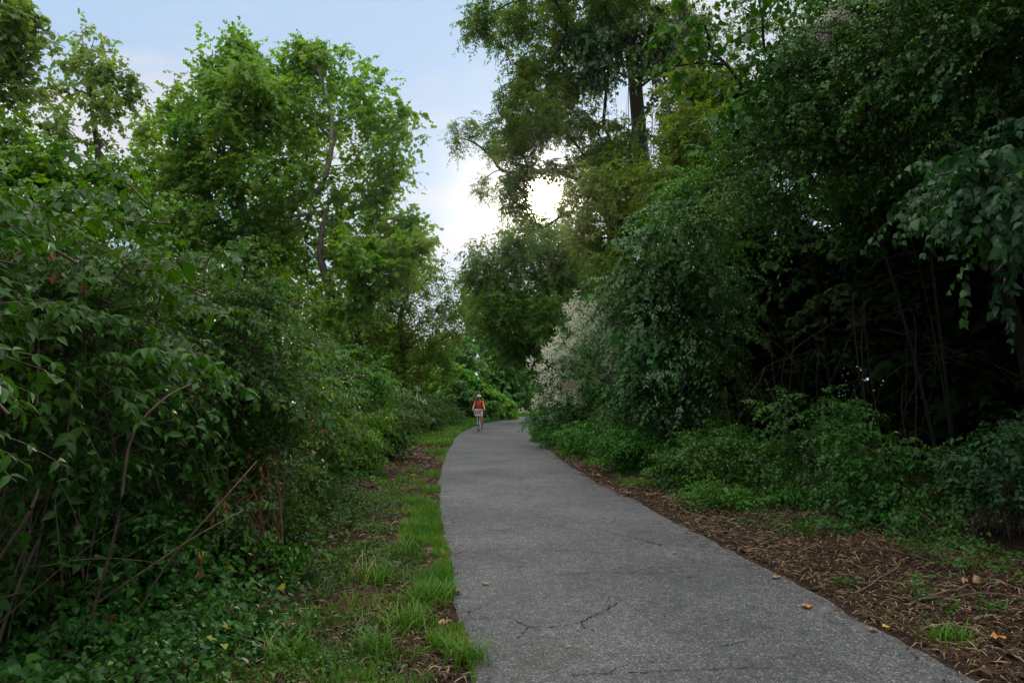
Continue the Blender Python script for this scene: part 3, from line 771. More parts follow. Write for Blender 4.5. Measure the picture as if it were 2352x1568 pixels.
B_p = [(980, 622, 42), (1000, 655, 40), (1032, 685, 28), (930, 680, 60), (860, 700, 70), (900, 760, 80), (980, 740, 70), (1020, 760, 50), (800, 730, 60), (840, 800, 80), (950, 820, 70), (1010, 820, 50), (1040, 720, 22)]
C, Rr = blobs_view(B_p, 41, 1.0, 1.2, RNG, 0.8)
tree('walnut_tree', 'dark feathery-leaved tree under the sycamore at the end of the hedge', 'tree', gpos(930, 42),
     [V(925, 800, 41), V(920, 720, 41), V(950, 650, 41)], [0.2, 0.17, 0.13, 0.05], C, Rr, 230, 9, 7, 0.20, 0.32, 'far', M['walnut'], M['bark_dark'], 37, 1.0, 0.35, GT, droop=0.5, ldroop=0.4, ang=1.2)
B_d = [(620, 690, 70), (560, 710, 70), (700, 730, 70), (770, 690, 50), (640, 630, 45), (800, 780, 70), (720, 800, 70)]
C, Rr = blobs_view(B_d, 37, 1.0, 1.2, RNG, 0.8)
tree('ivy_clad_tree', 'dark ivy-wrapped tree standing in the shade behind the hedge', 'tree', gpos(630, 37.5),
     [V(632, 700, 37), V(625, 600, 37), V(620, 520, 37)], [0.35, 0.3, 0.25, 0.12], C, Rr, 170, 9, 4, 0.19, 0.8, 'far', M['dusk'], M['bark_dark'], 38, 0.9, 0.4, GT)

# ================================================================== BEYOND THE BEND
GB = 'trees and vines beyond the bend'
B_i = [(1110, 590, 36), (1085, 635, 26), (1165, 570, 45), (1240, 560, 60), (1300, 570, 60), (1150, 650, 65), (1240, 640, 80), (1320, 640, 70), (1180, 730, 70), (1270, 730, 80), (1330, 740, 60), (1200, 800, 55), (1280, 830, 60), (1125, 715, 45), (1360, 650, 60)]
C, Rr = blobs_view(B_i, 44, 1.0, 1.2, RNG, 0.8)
tree('locust_tree', 'soft olive-green tree directly below the sun at the bend', 'tree', (4.6, 45.5, 0),
     [V(1268, 800, 44.5), V(1262, 700, 44), V(1245, 620, 44), V(1230, 560, 44)], [0.26, 0.22, 0.18, 0.13, 0.05], C, Rr, 560, 11, 6, 0.20, 0.45, 'far', M['dusk'], M['bark_dark'], 41, 1.0, 0.40, GB, clear=[(1240, 450, 62, 99)], droop=0.5)
for k, (nm, lab, bl_, d, leaf, u0, top) in enumerate([
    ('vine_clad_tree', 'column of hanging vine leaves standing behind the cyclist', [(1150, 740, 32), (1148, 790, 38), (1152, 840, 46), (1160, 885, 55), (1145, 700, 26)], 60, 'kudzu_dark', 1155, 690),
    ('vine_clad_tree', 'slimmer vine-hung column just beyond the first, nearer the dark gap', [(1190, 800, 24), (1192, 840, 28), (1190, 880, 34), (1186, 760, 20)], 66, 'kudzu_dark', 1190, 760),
    ('linden_tree', 'far dark tree filling the gap behind the vine columns', [(1080, 715, 45), (1120, 700, 45), (1180, 720, 60), (1060, 770, 60), (1200, 790, 70), (1100, 800, 70), (1240, 860, 60), (1050, 850, 60), (1000, 830, 60)], 74, 'dusk', 1120, 720),
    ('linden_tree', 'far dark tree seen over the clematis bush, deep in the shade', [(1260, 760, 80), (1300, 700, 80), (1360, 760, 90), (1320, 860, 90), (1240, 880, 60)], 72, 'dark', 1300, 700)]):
    C, Rr = blobs_view(bl_, d, 1.0, 1.2, RNG, 0.6)
    tree(nm, lab, 'tree', gpos(u0, d + 0.5), [V(u0, 820, d), V(u0, top, d)], [0.25, 0.2, 0.1], C, Rr, 130 + 60 * (k > 1), 9, 4, 0.30, 0.85, 'heart' if k < 2 else 'far', M[leaf], M['bark_dark'], 50 + k, 1.0, 0.25, GB, droop=0.6, ldroop=0.9)
for k, (lab, bl_, d, u0) in enumerate([
    ('far tree bank seen low between the hedge end and the walnut', [(1000, 870, 50), (930, 850, 70), (850, 860, 70), (900, 790, 40), (960, 800, 40)], 62, 930),
    ('far dark tree low behind the ivy-wrapped one', [(760, 850, 80), (680, 830, 80), (600, 850, 90), (720, 780, 50), (820, 840, 60)], 58, 700),
    ('far dark tree low behind the wide sycamore', [(500, 820, 100), (400, 800, 110), (450, 740, 70), (560, 800, 70)], 56, 450),
    ('far dark tree low behind the sparse sycamore', [(280, 780, 120), (150, 780, 120), (220, 700, 80), (40, 760, 120)], 54, 200)]):
    C, Rr = blobs_view(bl_, d, 1.0, 1.2, np.random.default_rng(60 + k), 0.6)
    tree('linden_tree', lab, 'tree', gpos(u0, d + 0.5), [V(u0, 860, d), V(u0, 800, d)], [0.25, 0.2, 0.1], C, Rr, 150, 9, 4, 0.34, 0.85, 'far', M['dusk'], M['bark_dark'], 90 + k, 1.1, 0.25, GB, droop=0.6, ldroop=0.8)
def mound(nm, lab, bl_, d, leaf, seed, n=700, size=0.2, tpl='heart', fl=None):
    C, Rr = blobs_view(bl_, d, 1.1, 1.3, RNG, 0.5)
    return shrub(nm, lab, 'vine', (C[0][0], C[0][1], 0), C, Rr, n, 4, 0.7, size, 0.85, tpl, M[leaf], M['stem'], seed, GB, 0.12, 0.02, nst=8, shoots=0, droop=0.5, ldroop=0.5, jit=0.4)
mound('kudzu_mound', 'bright lime-green vine mound sloping down behind the cyclist', [(1040, 850, 28), (1065, 870, 28), (1092, 893, 26), (1125, 912, 24), (1150, 926, 22)], 49, 'kudzu', 61, 900)
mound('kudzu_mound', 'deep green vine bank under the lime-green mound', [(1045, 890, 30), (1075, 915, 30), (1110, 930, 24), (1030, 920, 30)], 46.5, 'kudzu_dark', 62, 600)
mound('kudzu_mound', 'low vine bank across the far side of the bend', [(1170, 925, 24), (1200, 922, 24), (1230, 922, 26), (1260, 922, 26), (1190, 912, 18)], 66, 'kudzu', 63, 700, 0.22)
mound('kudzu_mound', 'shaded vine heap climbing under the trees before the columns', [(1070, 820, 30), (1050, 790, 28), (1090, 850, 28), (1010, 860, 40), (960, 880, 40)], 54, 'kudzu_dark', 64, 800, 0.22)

# ================================================================== TALL TREES OVER THE OTHER SIDE
GRT = 'tall trees over the shaded side'
B_h = [(1110, 30, 45), (1082, 72, 22), (1180, 50, 55), (1135, 92, 18), (1260, 60, 85), (1360, 70, 80), (1480, 50, 90), (1560, 70, 60), (1200, 165, 36), (1250, 190, 70), (1330, 165, 60), (1190, 275, 46), (1165, 235, 22), (1240, 290, 65), (1320, 290, 60), (1400, 330, 50), (1200, 345, 46), (1330, 400, 50), (1178, 430, 32), (1190, 480, 34), (1230, 510, 26), (1150, 300, 25), (1370, 200, 40), (1540, 130, 60), (1420, 20, 80), (1300, -20, 120), (1300, 480, 30), (1262, 392, 20), (1212, 400, 20), (1196, 455, 22), (1350, 330, 60), (1400, 270, 40), (1420, 380, 50), (1300, 230, 50), (1200, 225, 40)]
C, Rr = blobs_view(B_h, 29, 1.0, 1.2, RNG, 0.9)
tree('walnut_tree', 'great dark-trunked walnut whose drooping leaf sprays half hide the sun', 'tree', (4.95, 30, 0),
     [V(1492, 640, 30), V(1478, 420, 30), V(1466, 270, 30), V(1456, 160, 30), V(1440, 60, 30), V(1430, -80, 30)], [0.42, 0.38, 0.33, 0.29, 0.27, 0.24, 0.18], C, Rr, 540, 10, 8, 0.18, 0.32, 'far', M['walnut'], M['bark_dark'], 71, 0.66, 0.35, GRT, clear=[(1240, 452, 39, 99), (1290, 350, 26, 99), (1405, 230, 34, 99), (1420, 160, 26, 99), (1340, 330, 22, 99), (1310, 410, 20, 99), (1165, 500, 20, 99)], droop=0.6, ldroop=0.5, ang=1.15, tip_r=0.010)
B_iv = [(1440, 80, 60), (1400, 120, 45), (1500, 130, 55), (1470, 30, 70), (1340, 100, 60), (1510, 210, 40), (1545, 40, 50), (1380, 60, 60), (1484, 300, 22)]
C, Rr = blobs_view(B_iv, 28.2, 1.0, 0.8, RNG, 0.3)
shrub('ivy_vine', 'ivy cloaking the great dark trunk near its top', 'vine', (4.75, 29.3, 0), C, Rr, 850, 4, 0.6, 0.14, 0.85, 'heart', M['ivy'], M['bark_dark'], 72, GRT, 0.4, 1, nst=8, st_r=0.02, droop=0.8, ldroop=1.0)
B_a = [(1560, 240, 75), (1620, 300, 70), (1560, 330, 55), (1650, 210, 60), (1500, 430, 50), (1430, 420, 55), (1360, 440, 50), (1430, 500, 65), (1385, 560, 46), (1470, 480, 60), (1345, 520, 40), (1540, 400, 50), (1410, 610, 40), (1590, 180, 40), (1600, 400, 60), (1680, 280, 60)]
C, Rr = blobs_view(B_a, 22, 1.0, 1.1, RNG, 0.7)
tree('ailanthus_tree', 'yellow-green feathery tree lit from behind, right of the sun', 'tree', (5.6, 22.8, 0),
     [V(1560, 640, 22.5), V(1540, 460, 22), V(1555, 320, 22), V(1580, 220, 22)], [0.16, 0.14, 0.12, 0.09, 0.04], C, Rr, 330, 10, 9, 0.14, 0.32, 'far', M['ailan'], M['bark_dark'], 73, 0.6, 0.35, GRT, clear=[(1450, 210, 75, 99), (1455, 320, 70, 99), (1236, 450, 50, 99)], droop=0.55, ldroop=0.35, ang=1.2)
B_br = [(1058, 295, 26), (1042, 335, 20), (1100, 288, 30), (1132, 325, 28), (1110, 430, 26), (1090, 300, 22), (1040, 355, 12), (1140, 350, 22)]
C, Rr = blobs_view(B_br, 37, 1.0, 0.9, RNG, 0.5)
tree('locust_tree', 'thin tree reaching a curved bare limb out into the open sky', 'tree', (4.6, 38.5, 0),
     [V(1420, 700, 38.5), V(1400, 520, 38), V(1330, 415, 37.6), V(1240, 392, 37.2), V(1160, 395, 37), V(1125, 355, 37), V(1085, 325, 37), V(1055, 318, 37)], [0.2, 0.18, 0.15, 0.12, 0.10, 0.08, 0.06, 0.04, 0.02], C, Rr, 60, 8, 6, 0.14, 0.34, 'far', M['walnut'], M['bark'], 74, 0.6, 0.4, GRT, clear=[(1240, 452, 39, 99), (1290, 350, 26, 99), (1405, 230, 34, 99), (1420, 160, 26, 99), (1340, 330, 22, 99), (1310, 410, 20, 99), (1165, 500, 20, 99)], droop=0.4, tip_r=0.012)
B_s = [(1610, 60, 36), (1700, 70, 45), (1800, 70, 50), (1740, 110, 50), (1850, 120, 50), (1640, 120, 30), (1680, 180, 50), (1760, 190, 60), (1900, 30, 50), (1850, -20, 60)]
C, Rr = blobs_view(B_s, 25, 1.0, 1.2, RNG, 0.5)
tree('locust_tree', 'sparse tree with white sky glaring through beside the great trunk', 'tree', (8.2, 26, 0),
     [V(1600, 500, 25.5), V(1600, 300, 25.3), V(1590, 180, 25), V(1570, 60, 25), V(1560, -60, 25)], [0.24, 0.22, 0.2, 0.18, 0.15, 0.1], C, Rr, 130, 6, 6, 0.12, 0.4, 'far', M['walnut'], M['bark_dark'], 75, 0.6, 0.4, GRT, droop=0.4)
B_q = [(1500, 620, 70), (1430, 680, 60), (1560, 520, 70), (1400, 620, 45), (1600, 450, 50), (1520, 720, 80)]
C, Rr = blobs_view(B_q, 26, 1.0, 1.2, RNG, 0.5)
tree('locust_tree', 'dark leafy tree tucked between the walnut trunk and the clematis bush', 'tree', (6.2, 26.5, 0),
     [V(1500, 760, 26), V(1500, 620, 26)], [0.2, 0.16, 0.08], C, Rr, 140, 9, 5, 0.12, 0.45, 'far', M['dusk'], M['bark_dark'], 76, 0.7, 0.4, GRT)

# ================================================================== SHADED SIDE: FLOWERING BUSH, OVERHANGING SHRUBS, DARK THICKET
GR = 'shrubs along the shaded side'
B_j = [(1310, 800, 60), (1350, 740, 42), (1400, 722, 40), (1265, 850, 32), (1330, 880, 75), (1400, 850, 75), (1290, 920, 55), (1243, 945, 24), (1400, 930, 70), (1340, 950, 60), (1270, 790, 30), (1420, 790, 50)]
C, Rr = blobs_view(B_j, 23.5, 1.0, 1.3, RNG, 0.4)
B_f = [(1350, 742, 34), (1325, 765, 26), (1385, 725, 28), (1300, 790, 26), (1345, 815, 34), (1380, 800, 30), (1418, 820, 26), (1405, 855, 30), (1430, 850, 24), (1265, 845, 20), (1330, 850, 24), (1280, 870, 20), (1345, 900, 18), (1243, 940, 14), (1275, 920, 14)]
Cf, Rf = blobs_view(B_f, 22.9, 1.0, 0.8, RNG, 0.15)
shrub('clematis_bush', 'tall bush draped in drifts of cream-white clematis blossom', 'shrub', (C[4][0], C[4][1], 0), C, Rr, 2400, 4, 0.45, 0.085, 0.6, 'mid', M['vine'], M['stem'], 81, GR, 0.25, 0.05, nst=16, shoots=5, flowers=(Cf, Rf, 770), fsize=0.052)
def rshrub(i, nm, lab, blobs, d, n, leaf, size, K=6, L=0.6, tpl='mid', asp=0.45, thick=1.6, droop=0.5, ldroop=0.6, surf=0.22, base=None, nst=3, zmin=0.1, shoots=0, out=0.7, dj=0.4, stem='bark_dark', jit=0.3, ang=1.0, back=0.5, twigs=True, up=0.1, leaf2=('vine', 'heart', 0.8, 0.8, 0.66)):
    C, Rr = blobs_view(blobs, d, 1.0, thick, np.random.default_rng(300 + i), dj)
    b = base or (C[:, 0].mean() + 3.0, C[:, 1].mean() + 2.6, 0)
    return shrub(nm, lab, 'shrub', b, C, Rr, n, K, L, size, asp, tpl, M[leaf], M[stem], 320 + i, GR, surf, zmin, droop=droop, ldroop=ldroop, nst=nst, st_r=0.022, shoots=shoots, out=out, jit=jit, ang=ang, back=back, twigs=twigs, up=up, leaf2=leaf2)
rshrub(1, 'honeysuckle_shrub', 'arching shrub with ranks of paired leaves hanging beside the blossom', [(1440, 640, 55), (1500, 580, 75), (1560, 500, 70), (1490, 710, 90), (1580, 640, 90), (1530, 800, 95), (1600, 760, 85), (1470, 860, 55), (1560, 880, 60)], 16.5, 2500, 'ranked', 0.105, 7, 0.80, asp=0.40, jit=0.18, droop=0.55)
rshrub(2, 'honeysuckle_shrub', 'bright green shrub crest sloping up from the ranked-leaf shrub', [(1580, 430, 55), (1640, 370, 55), (1610, 480, 55), (1690, 300, 60), (1760, 240, 70), (1700, 370, 50), (1790, 310, 50), (1660, 430, 40)], 13.5, 1900, 'honey_light', 0.07, 6, 0.5)
rshrub(3, 'vine_shrub', 'high leafy wall of mixed vines with pale blossom at its crest', [(1850, 150, 90), (1940, 80, 110), (1890, 250, 80), (1800, 240, 50), (2010, 200, 110), (2040, 320, 70), (1940, 330, 50), (1860, 320, 45), (2000, 40, 110), (1750, 390, 60), (1800, 430, 40)], 10.5, 2900, 'honey', 0.068, 5, 0.5, thick=2.6, asp=0.55)
rshrub(4, 'vine_shrub', 'overhanging leafy mass in the top corner of the shaded side', [(2150, 100, 120), (2280, 150, 130), (2150, 260, 90), (2300, 320, 90), (2060, 60, 90), (2380, 240, 120), (2240, 20, 140)], 8.6, 2500, 'honey', 0.062, 5, 0.45, thick=3.0, asp=0.55)
rshrub(5, 'dogwood_shrub', 'branch of broad glossy round leaves reaching out over the dark hollow', [(2180, 385, 45), (2260, 350, 60), (2330, 300, 50), (2250, 440, 45), (2175, 470, 34), (2330, 420, 40), (2160, 510, 22)], 6.6, 300, 'round', 0.085, 6, 0.42, 'near', asp=0.62, thick=1.2, nst=3, ldroop=0.8, droop=0.6)
# blossom at the crest of the vine wall
Cf, Rf = blobs_view([(1920, 30, 20), (1900, 50, 16), (1945, 45, 14), (1890, 90, 10)], 9.6, 1, 0.6)
fa = Acc(); rg = np.random.default_rng(5)
Pf, _ = sample_blobs(rg, Cf, Rf, 60, 0.3)
o_ = np.repeat(Pf, 20, 0) + rg.normal(0, 0.04, (1200, 3))
put_leaves(fa, o_, rg.normal(size=o_.shape), rg.normal(size=o_.shape), np.full(1200, 0.022), np.full(1200, 0.016), 'far', rg.random(1200))
fo = [o for o in bpy.data.objects if o.get('label', '').startswith('high leafy wall')][0]
fa.build('blossom', M['flower'], fo, fo.location)
# dark thicket behind the hollow
for k, (x, y, rx, ry, h, lab) in enumerate([
    (6.6, 19.5, 1.7, 1.9, 7.6, 'dark thicket tree behind the bright green shrub crest'),
    (8.6, 17.0, 2.0, 2.0, 8.6, 'dark thicket tree deep in the hollow behind the vine wall'),
    (10.8, 14.6, 2.1, 2.0, 8.6, 'dark thicket tree deepest in the hollow, behind the bare twigs'),
    (12.0, 11.6, 2.1, 2.0, 8.0, 'dark thicket tree behind the overhanging leafy mass'),
    (12.2, 8.4, 2.2, 2.0, 7.6, 'dark thicket tree behind the round-leaved branch'),
    (9.4, 21.0, 2.2, 2.2, 8.4, 'dark thicket tree in the second row behind the vine wall'),
    (12.6, 18.0, 2.4, 2.4, 9.0, 'dark thicket tree in the second row behind the deep hollow'),
    (14.6, 14.0, 2.4, 2.4, 9.0, 'dark thicket tree in the second row behind the overhanging mass'),
    (15.4, 9.6, 2.4, 2.4, 8.6, 'dark thicket tree in the second row behind the round-leaved branch'),
    (3.6, 28.5, 1.3, 1.8, 4.4, 'dark thicket tree filling the gap right behind the clematis bush'),
    (6.0, 30.5, 2.2, 2.2, 6.8, 'dark thicket tree at the foot of the great walnut'),
    (14.2, 24.0, 3.0, 2.6, 8.0, 'dark thicket tree in the third row behind the deep hollow'),
    (18.0, 26.5, 3.2, 2.8, 8.0, 'dark thicket tree in the third row far behind the overhanging mass'),
    (18.8, 18.6, 3.0, 3.0, 8.4, 'dark thicket tree in the third row behind the twigs'),
    (20.0, 13.0, 3.0, 3.0, 8.0, 'dark thicket tree in the third row behind the round-leaved branch'),
    (8.8, 25.5, 2.2, 2.4, 8.2, 'dark thicket tree between the walnut and the ailanthus')]):
    C, Rr = dome(x, y, rx, ry, h, np.random.default_rng(400 + k), lumps=10)
    C = np.vstack([C, [(x, y, 0.9), (x, y, h * 0.6)]]); Rr = np.vstack([Rr, [(rx * 1.1, ry * 1.1, 1.3), (rx, ry, h * 0.35)]])
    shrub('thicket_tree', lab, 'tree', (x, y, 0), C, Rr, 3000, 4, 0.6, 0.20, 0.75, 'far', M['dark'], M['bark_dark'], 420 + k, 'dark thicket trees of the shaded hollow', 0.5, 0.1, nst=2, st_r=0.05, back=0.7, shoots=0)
# crowns added to shut skylight out of the hollow, plus unseen shade trees
for k, (x, y, rx, ry, z0, z1, lab) in enumerate([
    (6.0, 10.8, 2.4, 1.9, 5.6, 8.6, 'tree whose crown roofs the middle of the hollow'),
    (7.2, 14.4, 2.2, 1.9, 5.0, 7.1, 'tree whose crown roofs the far side of the hollow'),
    (9.8, 11.4, 2.1, 1.9, 5.4, 8.6, 'tree whose crown roofs the back of the hollow'),
    (7.0, 7.6, 2.4, 2.0, 4.9, 8.6, 'tree whose crown roofs the near side of the hollow'),
    (5.6, 4.6, 2.3, 2.3, 4.7, 8.4, 'tree added just outside the picture to shade the litter'),
    (5.8, 0.2, 2.3, 2.3, 3.4, 8.0, 'unseen tree added beside the camera to shade the path'),
    (-5.4, 1.2, 2.3, 2.2, 4.3, 8.6, 'unseen tree added beside the camera to shade the closest honeysuckle'),
    (-6.4, 5.4, 2.2, 2.0, 5.6, 9.0, 'tree added just outside the picture to shade the honeysuckle hedge')]):
    rg = np.random.default_rng(450 + k)
    C = np.concatenate([[(x, y, (z0 + z1) / 2)], np.stack([x + rg.normal(0, rx * 0.55, 7), y + rg.normal(0, ry * 0.55, 7), z0 + (z1 - z0) * (0.25 + 0.6 * rg.random(7))], 1)])
    Rr = np.concatenate([[(rx, ry, (z1 - z0) / 2)], np.tile((rx * 0.5, ry * 0.5, 0.9), (7, 1))])
    tree('thicket_tree', lab, 'tree', (x + 3.2 * (1 if x > 0 else -0.6), y + 2.6 * (1 if x > 0 else -0.3), 0), [(x + 2.7 * (1 if x > 0 else -0.6), y + 2.2 * (1 if x > 0 else -0.3), 2.2), (x + 1.4 * (1 if x > 0 else -0.6), y + 1.2 * (1 if x > 0 else -0.3), 4.4), (x, y, z0 + 1.0)], [0.13, 0.11, 0.09, 0.05], C, Rr, 190, 10, 4, 0.125, 0.7, 'mid', M['honey'], M['bark_dark'], 460 + k, 0.6, 0.5, 'dark thicket trees of the shaded hollow', back=0.8)
# bare twigs inside the hollow
def twigbush(nm, lab, x, y, rx, ry, h, n, seed, stem='bark_dark', group='bare twig bushes in the dark hollow'):
    rg = np.random.default_rng(seed)
    root = empty(nm, (x, y, 0), lab, 'shrub', group)
    a = Acc(); b_ = Acc()
    for k in range(n):
        p0 = np.array([x + rg.normal(0, rx * 0.35), y + rg.normal(0, ry * 0.35), 0])
        an = rg.random() * 6.283; hh = h * (0.5 + 0.6 * rg.random())
        p2 = p0 + np.array([math.cos(an) * rx * (0.6 + rg.random() * 1.8), math.sin(an) * ry * rg.random() * 1.5, hh * 0.8])
        p1 = p0 * 0.5 + p2 * 0.5 + np.array([0, 0, 0.25 * hh]) + rg.normal(0, 0.15 * hh, 3)
        L1 = smooth_line([p0, p1, p2], 12) + rg.normal(0, 0.015, (12, 3))
        put_tubes(a, L1[None], np.linspace(0.010, 0.003, 12)[None] * (0.4 + rg.random()), 5)
        for q in range(5):
            i0 = rg.integers(3, 11); d = rg.normal(0, 1, 3) * np.array([1, 1, 0.7]); e = L1[i0] + d * 0.35 * (0.5 + rg.random())
            m_ = (L1[i0] + e) / 2 + rg.normal(0, 0.06, 3)
            put_tubes(a, smooth_line([L1[i0], m_, e], 6)[None], np.linspace(0.006, 0.002, 6)[None], 4)
    a.build('stem', M[stem], root, (x, y, 0), True); pass
twigbush('twig_bush', 'bare twig tangle standing in the middle of the dark hollow', 5.6, 11.6, 1.3, 1.0, 4.6, 11, 1)
twigbush('twig_bush', 'bare twig tangle under the round-leaved branch', 7.2, 9.4, 1.3, 1.0, 4.2, 11, 2)
twigbush('twig_bush', 'bare twig tangle at the mouth of the hollow by the ranked-leaf shrub', 4.6, 13.6, 1.0, 1.0, 4.4, 8, 3)
# vine heaps on the ground in front of the hollow
GV = 'vine heaps on the ground before the hollow'
def heap(i, nm, lab, x, y, rx, ry, h, n, leaf, size, tpl='mid', K=4, L=0.32, nst=14, zmin=0.03, stem='stem', shoots=1, asp=0.6, cat='vine', group=GV, dead=0):
    C, Rr = dome(x, y, rx, ry, h, np.random.default_rng(500 + i), lumps=7)
    return shrub(nm, lab, cat, (x, y, gz(np.array([x]), np.array([y]))[0]), C, Rr, n, K, L, size, asp, tpl, M[leaf], M[stem], 520 + i, group, 0.25, zmin, nst=nst, st_r=0.006, shoots=shoots, droop=0.5, twigs=False, dead=dead)
heap(1, 'vine_heap', 'leafy vine heap at the near edge of the hollow beside the litter', 3.6, 12.2, 0.9, 0.9, 1.25, 900, 'honey', 0.055)
heap(2, 'vine_heap', 'tall dark vine heap in the mouth of the hollow', 4.45, 11.0, 1.0, 0.9, 1.75, 1000, 'vine', 0.058, nst=26)
heap(3, 'vine_heap', 'vine heap carrying a few yellow-green sprays over bare stems', 4.7, 9.5, 0.9, 0.7, 1.35, 800, 'vine', 0.056, 'heart', nst=36, zmin=0.3)
heap(4, 'vine_heap', 'vine heap with broad leaves over bare stems, below the round-leaved branch', 5.6, 8.9, 0.9, 0.8, 1.45, 800, 'round', 0.065, 'mid', nst=40, zmin=0.4)
heap(5, 'vine_heap', 'vine heap at the picture edge where the hollow is darkest', 6.3, 7.9, 0.9, 0.8, 1.2, 600, 'honey', 0.06, nst=30, zmin=0.25)
heap(6, 'vine_heap', 'low trailing vine clump with its own brown stems near the litter', 4.5, 8.2, 0.45, 0.4, 0.6, 200, 'vine', 0.045, 'heart', nst=16)
heap(7, 'vine_heap', 'small fresh heap spilling onto the litter before the tall dark one', 3.55, 10.6, 0.50, 0.45, 0.62, 330, 'weed', 0.05, nst=12)
heap(8, 'vine_heap', 'small heap spilling onto the litter below the yellow-green sprays', 4.35, 9.35, 0.45, 0.40, 0.58, 280, 'weed', 0.048, nst=12)
heap(9, 'vine_heap', 'fresh heap on the litter just past the darker weed clump', 2.95, 11.0, 0.50, 0.42, 0.55, 330, 'weed', 0.048, nst=10)
GL = 'low vines at the foot of the honeysuckles'
for i, (lab, u, v, r, h, n, lf, sz, tp) in enumerate([
    ('low vine heap in the lowest corner beneath the closest honeysuckle', 60, 1470, 0.65, 0.95, 420, 'honey', 0.062, 'near'),
    ('low vine heap with broad pointed leaves beside the long dead leaf', 330, 1400, 0.60, 0.85, 420, 'vine', 0.060, 'heart'),
    ('low vine heap between the dead leaf and the russet stems', 530, 1360, 0.50, 0.60, 330, 'honey', 0.055, 'mid'),
    ('low vine heap at the bottom of the picture under the pale stems', 260, 1550, 0.50, 0.42, 300, 'vine', 0.056, 'heart'),
    ('low vine heap reaching towards the verge grass tufts', 520, 1510, 0.42, 0.36, 260, 'vine', 0.046, 'heart'),
    ('bright young vine heap climbing into the dark honeysuckle', 460, 1230, 0.55, 0.95, 380, 'honey_light', 0.052, 'mid')]):
    p = G(u, v); heap(30 + i, 'vine_heap', lab, p[0], p[1] + 0.2, r, r, h, n, lf, sz, tp, nst=12, shoots=2, group=GL, dead=3, stem='stem_red')
GW = 'leafy weeds at the foot of the shaded side'
heap(11, 'weed_clump', 'tall fresh green weed clump at the foot of the blossom bush', 2.05, 19.8, 0.7, 0.9, 1.25, 750, 'weed', 0.085, cat='weed', group=GW, asp=0.42)
heap(12, 'weed_clump', 'broad bright weed clump leaning over the brown litter', 2.55, 15.6, 0.65, 0.75, 1.05, 800, 'weed', 0.075, cat='weed', group=GW, asp=0.45)
heap(13, 'weed_clump', 'leafy weed clump halfway along the litter, darker than its neighbours', 3.1, 13.0, 0.65, 0.7, 0.95, 700, 'vine', 0.065, cat='weed', group=GW)
heap(14, 'weed_clump', 'grassy weed clump beneath the low edge of the blossom bush', 1.55, 23.2, 0.55, 1.2, 0.95, 650, 'weed', 0.085, cat='weed', group=GW, asp=0.35)
heap(15, 'weed_clump', 'weed clump hugging the path edge at the far end of the bush', 1.2, 27.0, 0.5, 1.5, 0.75, 500, 'vine', 0.09, cat='weed', group=GW, asp=0.4)
heap(16, 'weed_clump', 'mid-size weed clump between the blossom bush and the dark hollow', 3.1, 17.2, 0.9, 1.0, 1.6, 900, 'weed', 0.08, cat='weed', group=GW, asp=0.5)
heap(17, 'weed_clump', 'dark weed clump tucked right under the ranked-leaf shrub', 3.8, 14.8, 0.8, 0.9, 1.35, 800, 'honey', 0.07, cat='weed', group=GW)

# small plants on the litter and the verge
GP = 'small plants on the bare ground'
def plant(i, nm, lab, u, v, h, r, n, leaf='weed', size=0.04, cat='plant'):
    p = G(u, v); rg = np.random.default_rng(600 + i)
    z = gz(p[0:1], p[1:2])[0]
    root = empty(nm, (p[0], p[1], z), lab, cat, GP)
    a, w = Acc(), Acc()
    k = n
    an = rg.random(k) * 6.283
    d = np.stack([np.cos(an) * r, np.sin(an) * r, np.full(k, h)], 1) * (0.6 + 0.6 * rg.random((k, 1)))
    o = np.tile(np.array([p[0], p[1], z]), (k, 1)) + rg.normal(0, 0.03, (k, 3)) * (1, 1, 0)
    Ln = np.linalg.norm(d, axis=1)
    put_sprays(a, rg, o, d, Ln, 5, size, 0.55, 'mid', 0.15, 1.1, 0.25, 0.3, False, 0.25, 0, w, 0.003)
    w.build('stem', M['stem'], root, root.location, True)
    a.build('foliage', M[leaf], root, root.location)
for i, (lab, u, v, h, r, n) in enumerate([
    ('bushy seedling at the inner edge of the litter, below the leafy weeds', 1765, 1215, 0.30, 0.30, 16),
    ('bushy seedling next to the first one, closer to the vine heaps', 1850, 1240, 0.30, 0.22, 12),
    ('seedling clump in front of the bare standing stems', 2130, 1300, 0.28, 0.22, 14),
    ('bright upright seedling in the middle of the litter', 2110, 1385, 0.26, 0.14, 10),
    ('seedling clump beside the large curled brown leaf', 2190, 1310, 0.22, 0.22, 12),
    ('tiny two-leaved sprout on the litter near the asphalt edge', 1915, 1345, 0.14, 0.08, 4),
    ('tiny sprout a step from the asphalt edge, paired with the two-leaved one', 1950, 1348, 0.14, 0.10, 5),
    ('small pale sprout near the picture corner beyond the grass tuft', 2275, 1420, 0.14, 0.10, 5),
    ('low leafy sprout behind the grass tuft on the litter', 2190, 1415, 0.12, 0.10, 5)]):
    plant(i, 'seedling', lab, u, v, h, r, n)
for i, (lab, u, v, h, r, n) in enumerate([
    ('leafy verge plant below the sheaf of russet stems', 745, 1345, 0.30, 0.22, 16),
    ('leafy verge plant above the broad grass tuft', 800, 1225, 0.32, 0.26, 16),
    ('leafy verge plant between the russet stems and the litter', 720, 1390, 0.22, 0.22, 14),
    ('leafy verge plant lowest on the verge among creeping vines', 640, 1520, 0.18, 0.22, 12)]):
    plant(20 + i, 'verge_plant', lab, u, v, h, r, n, 'vine', 0.042)
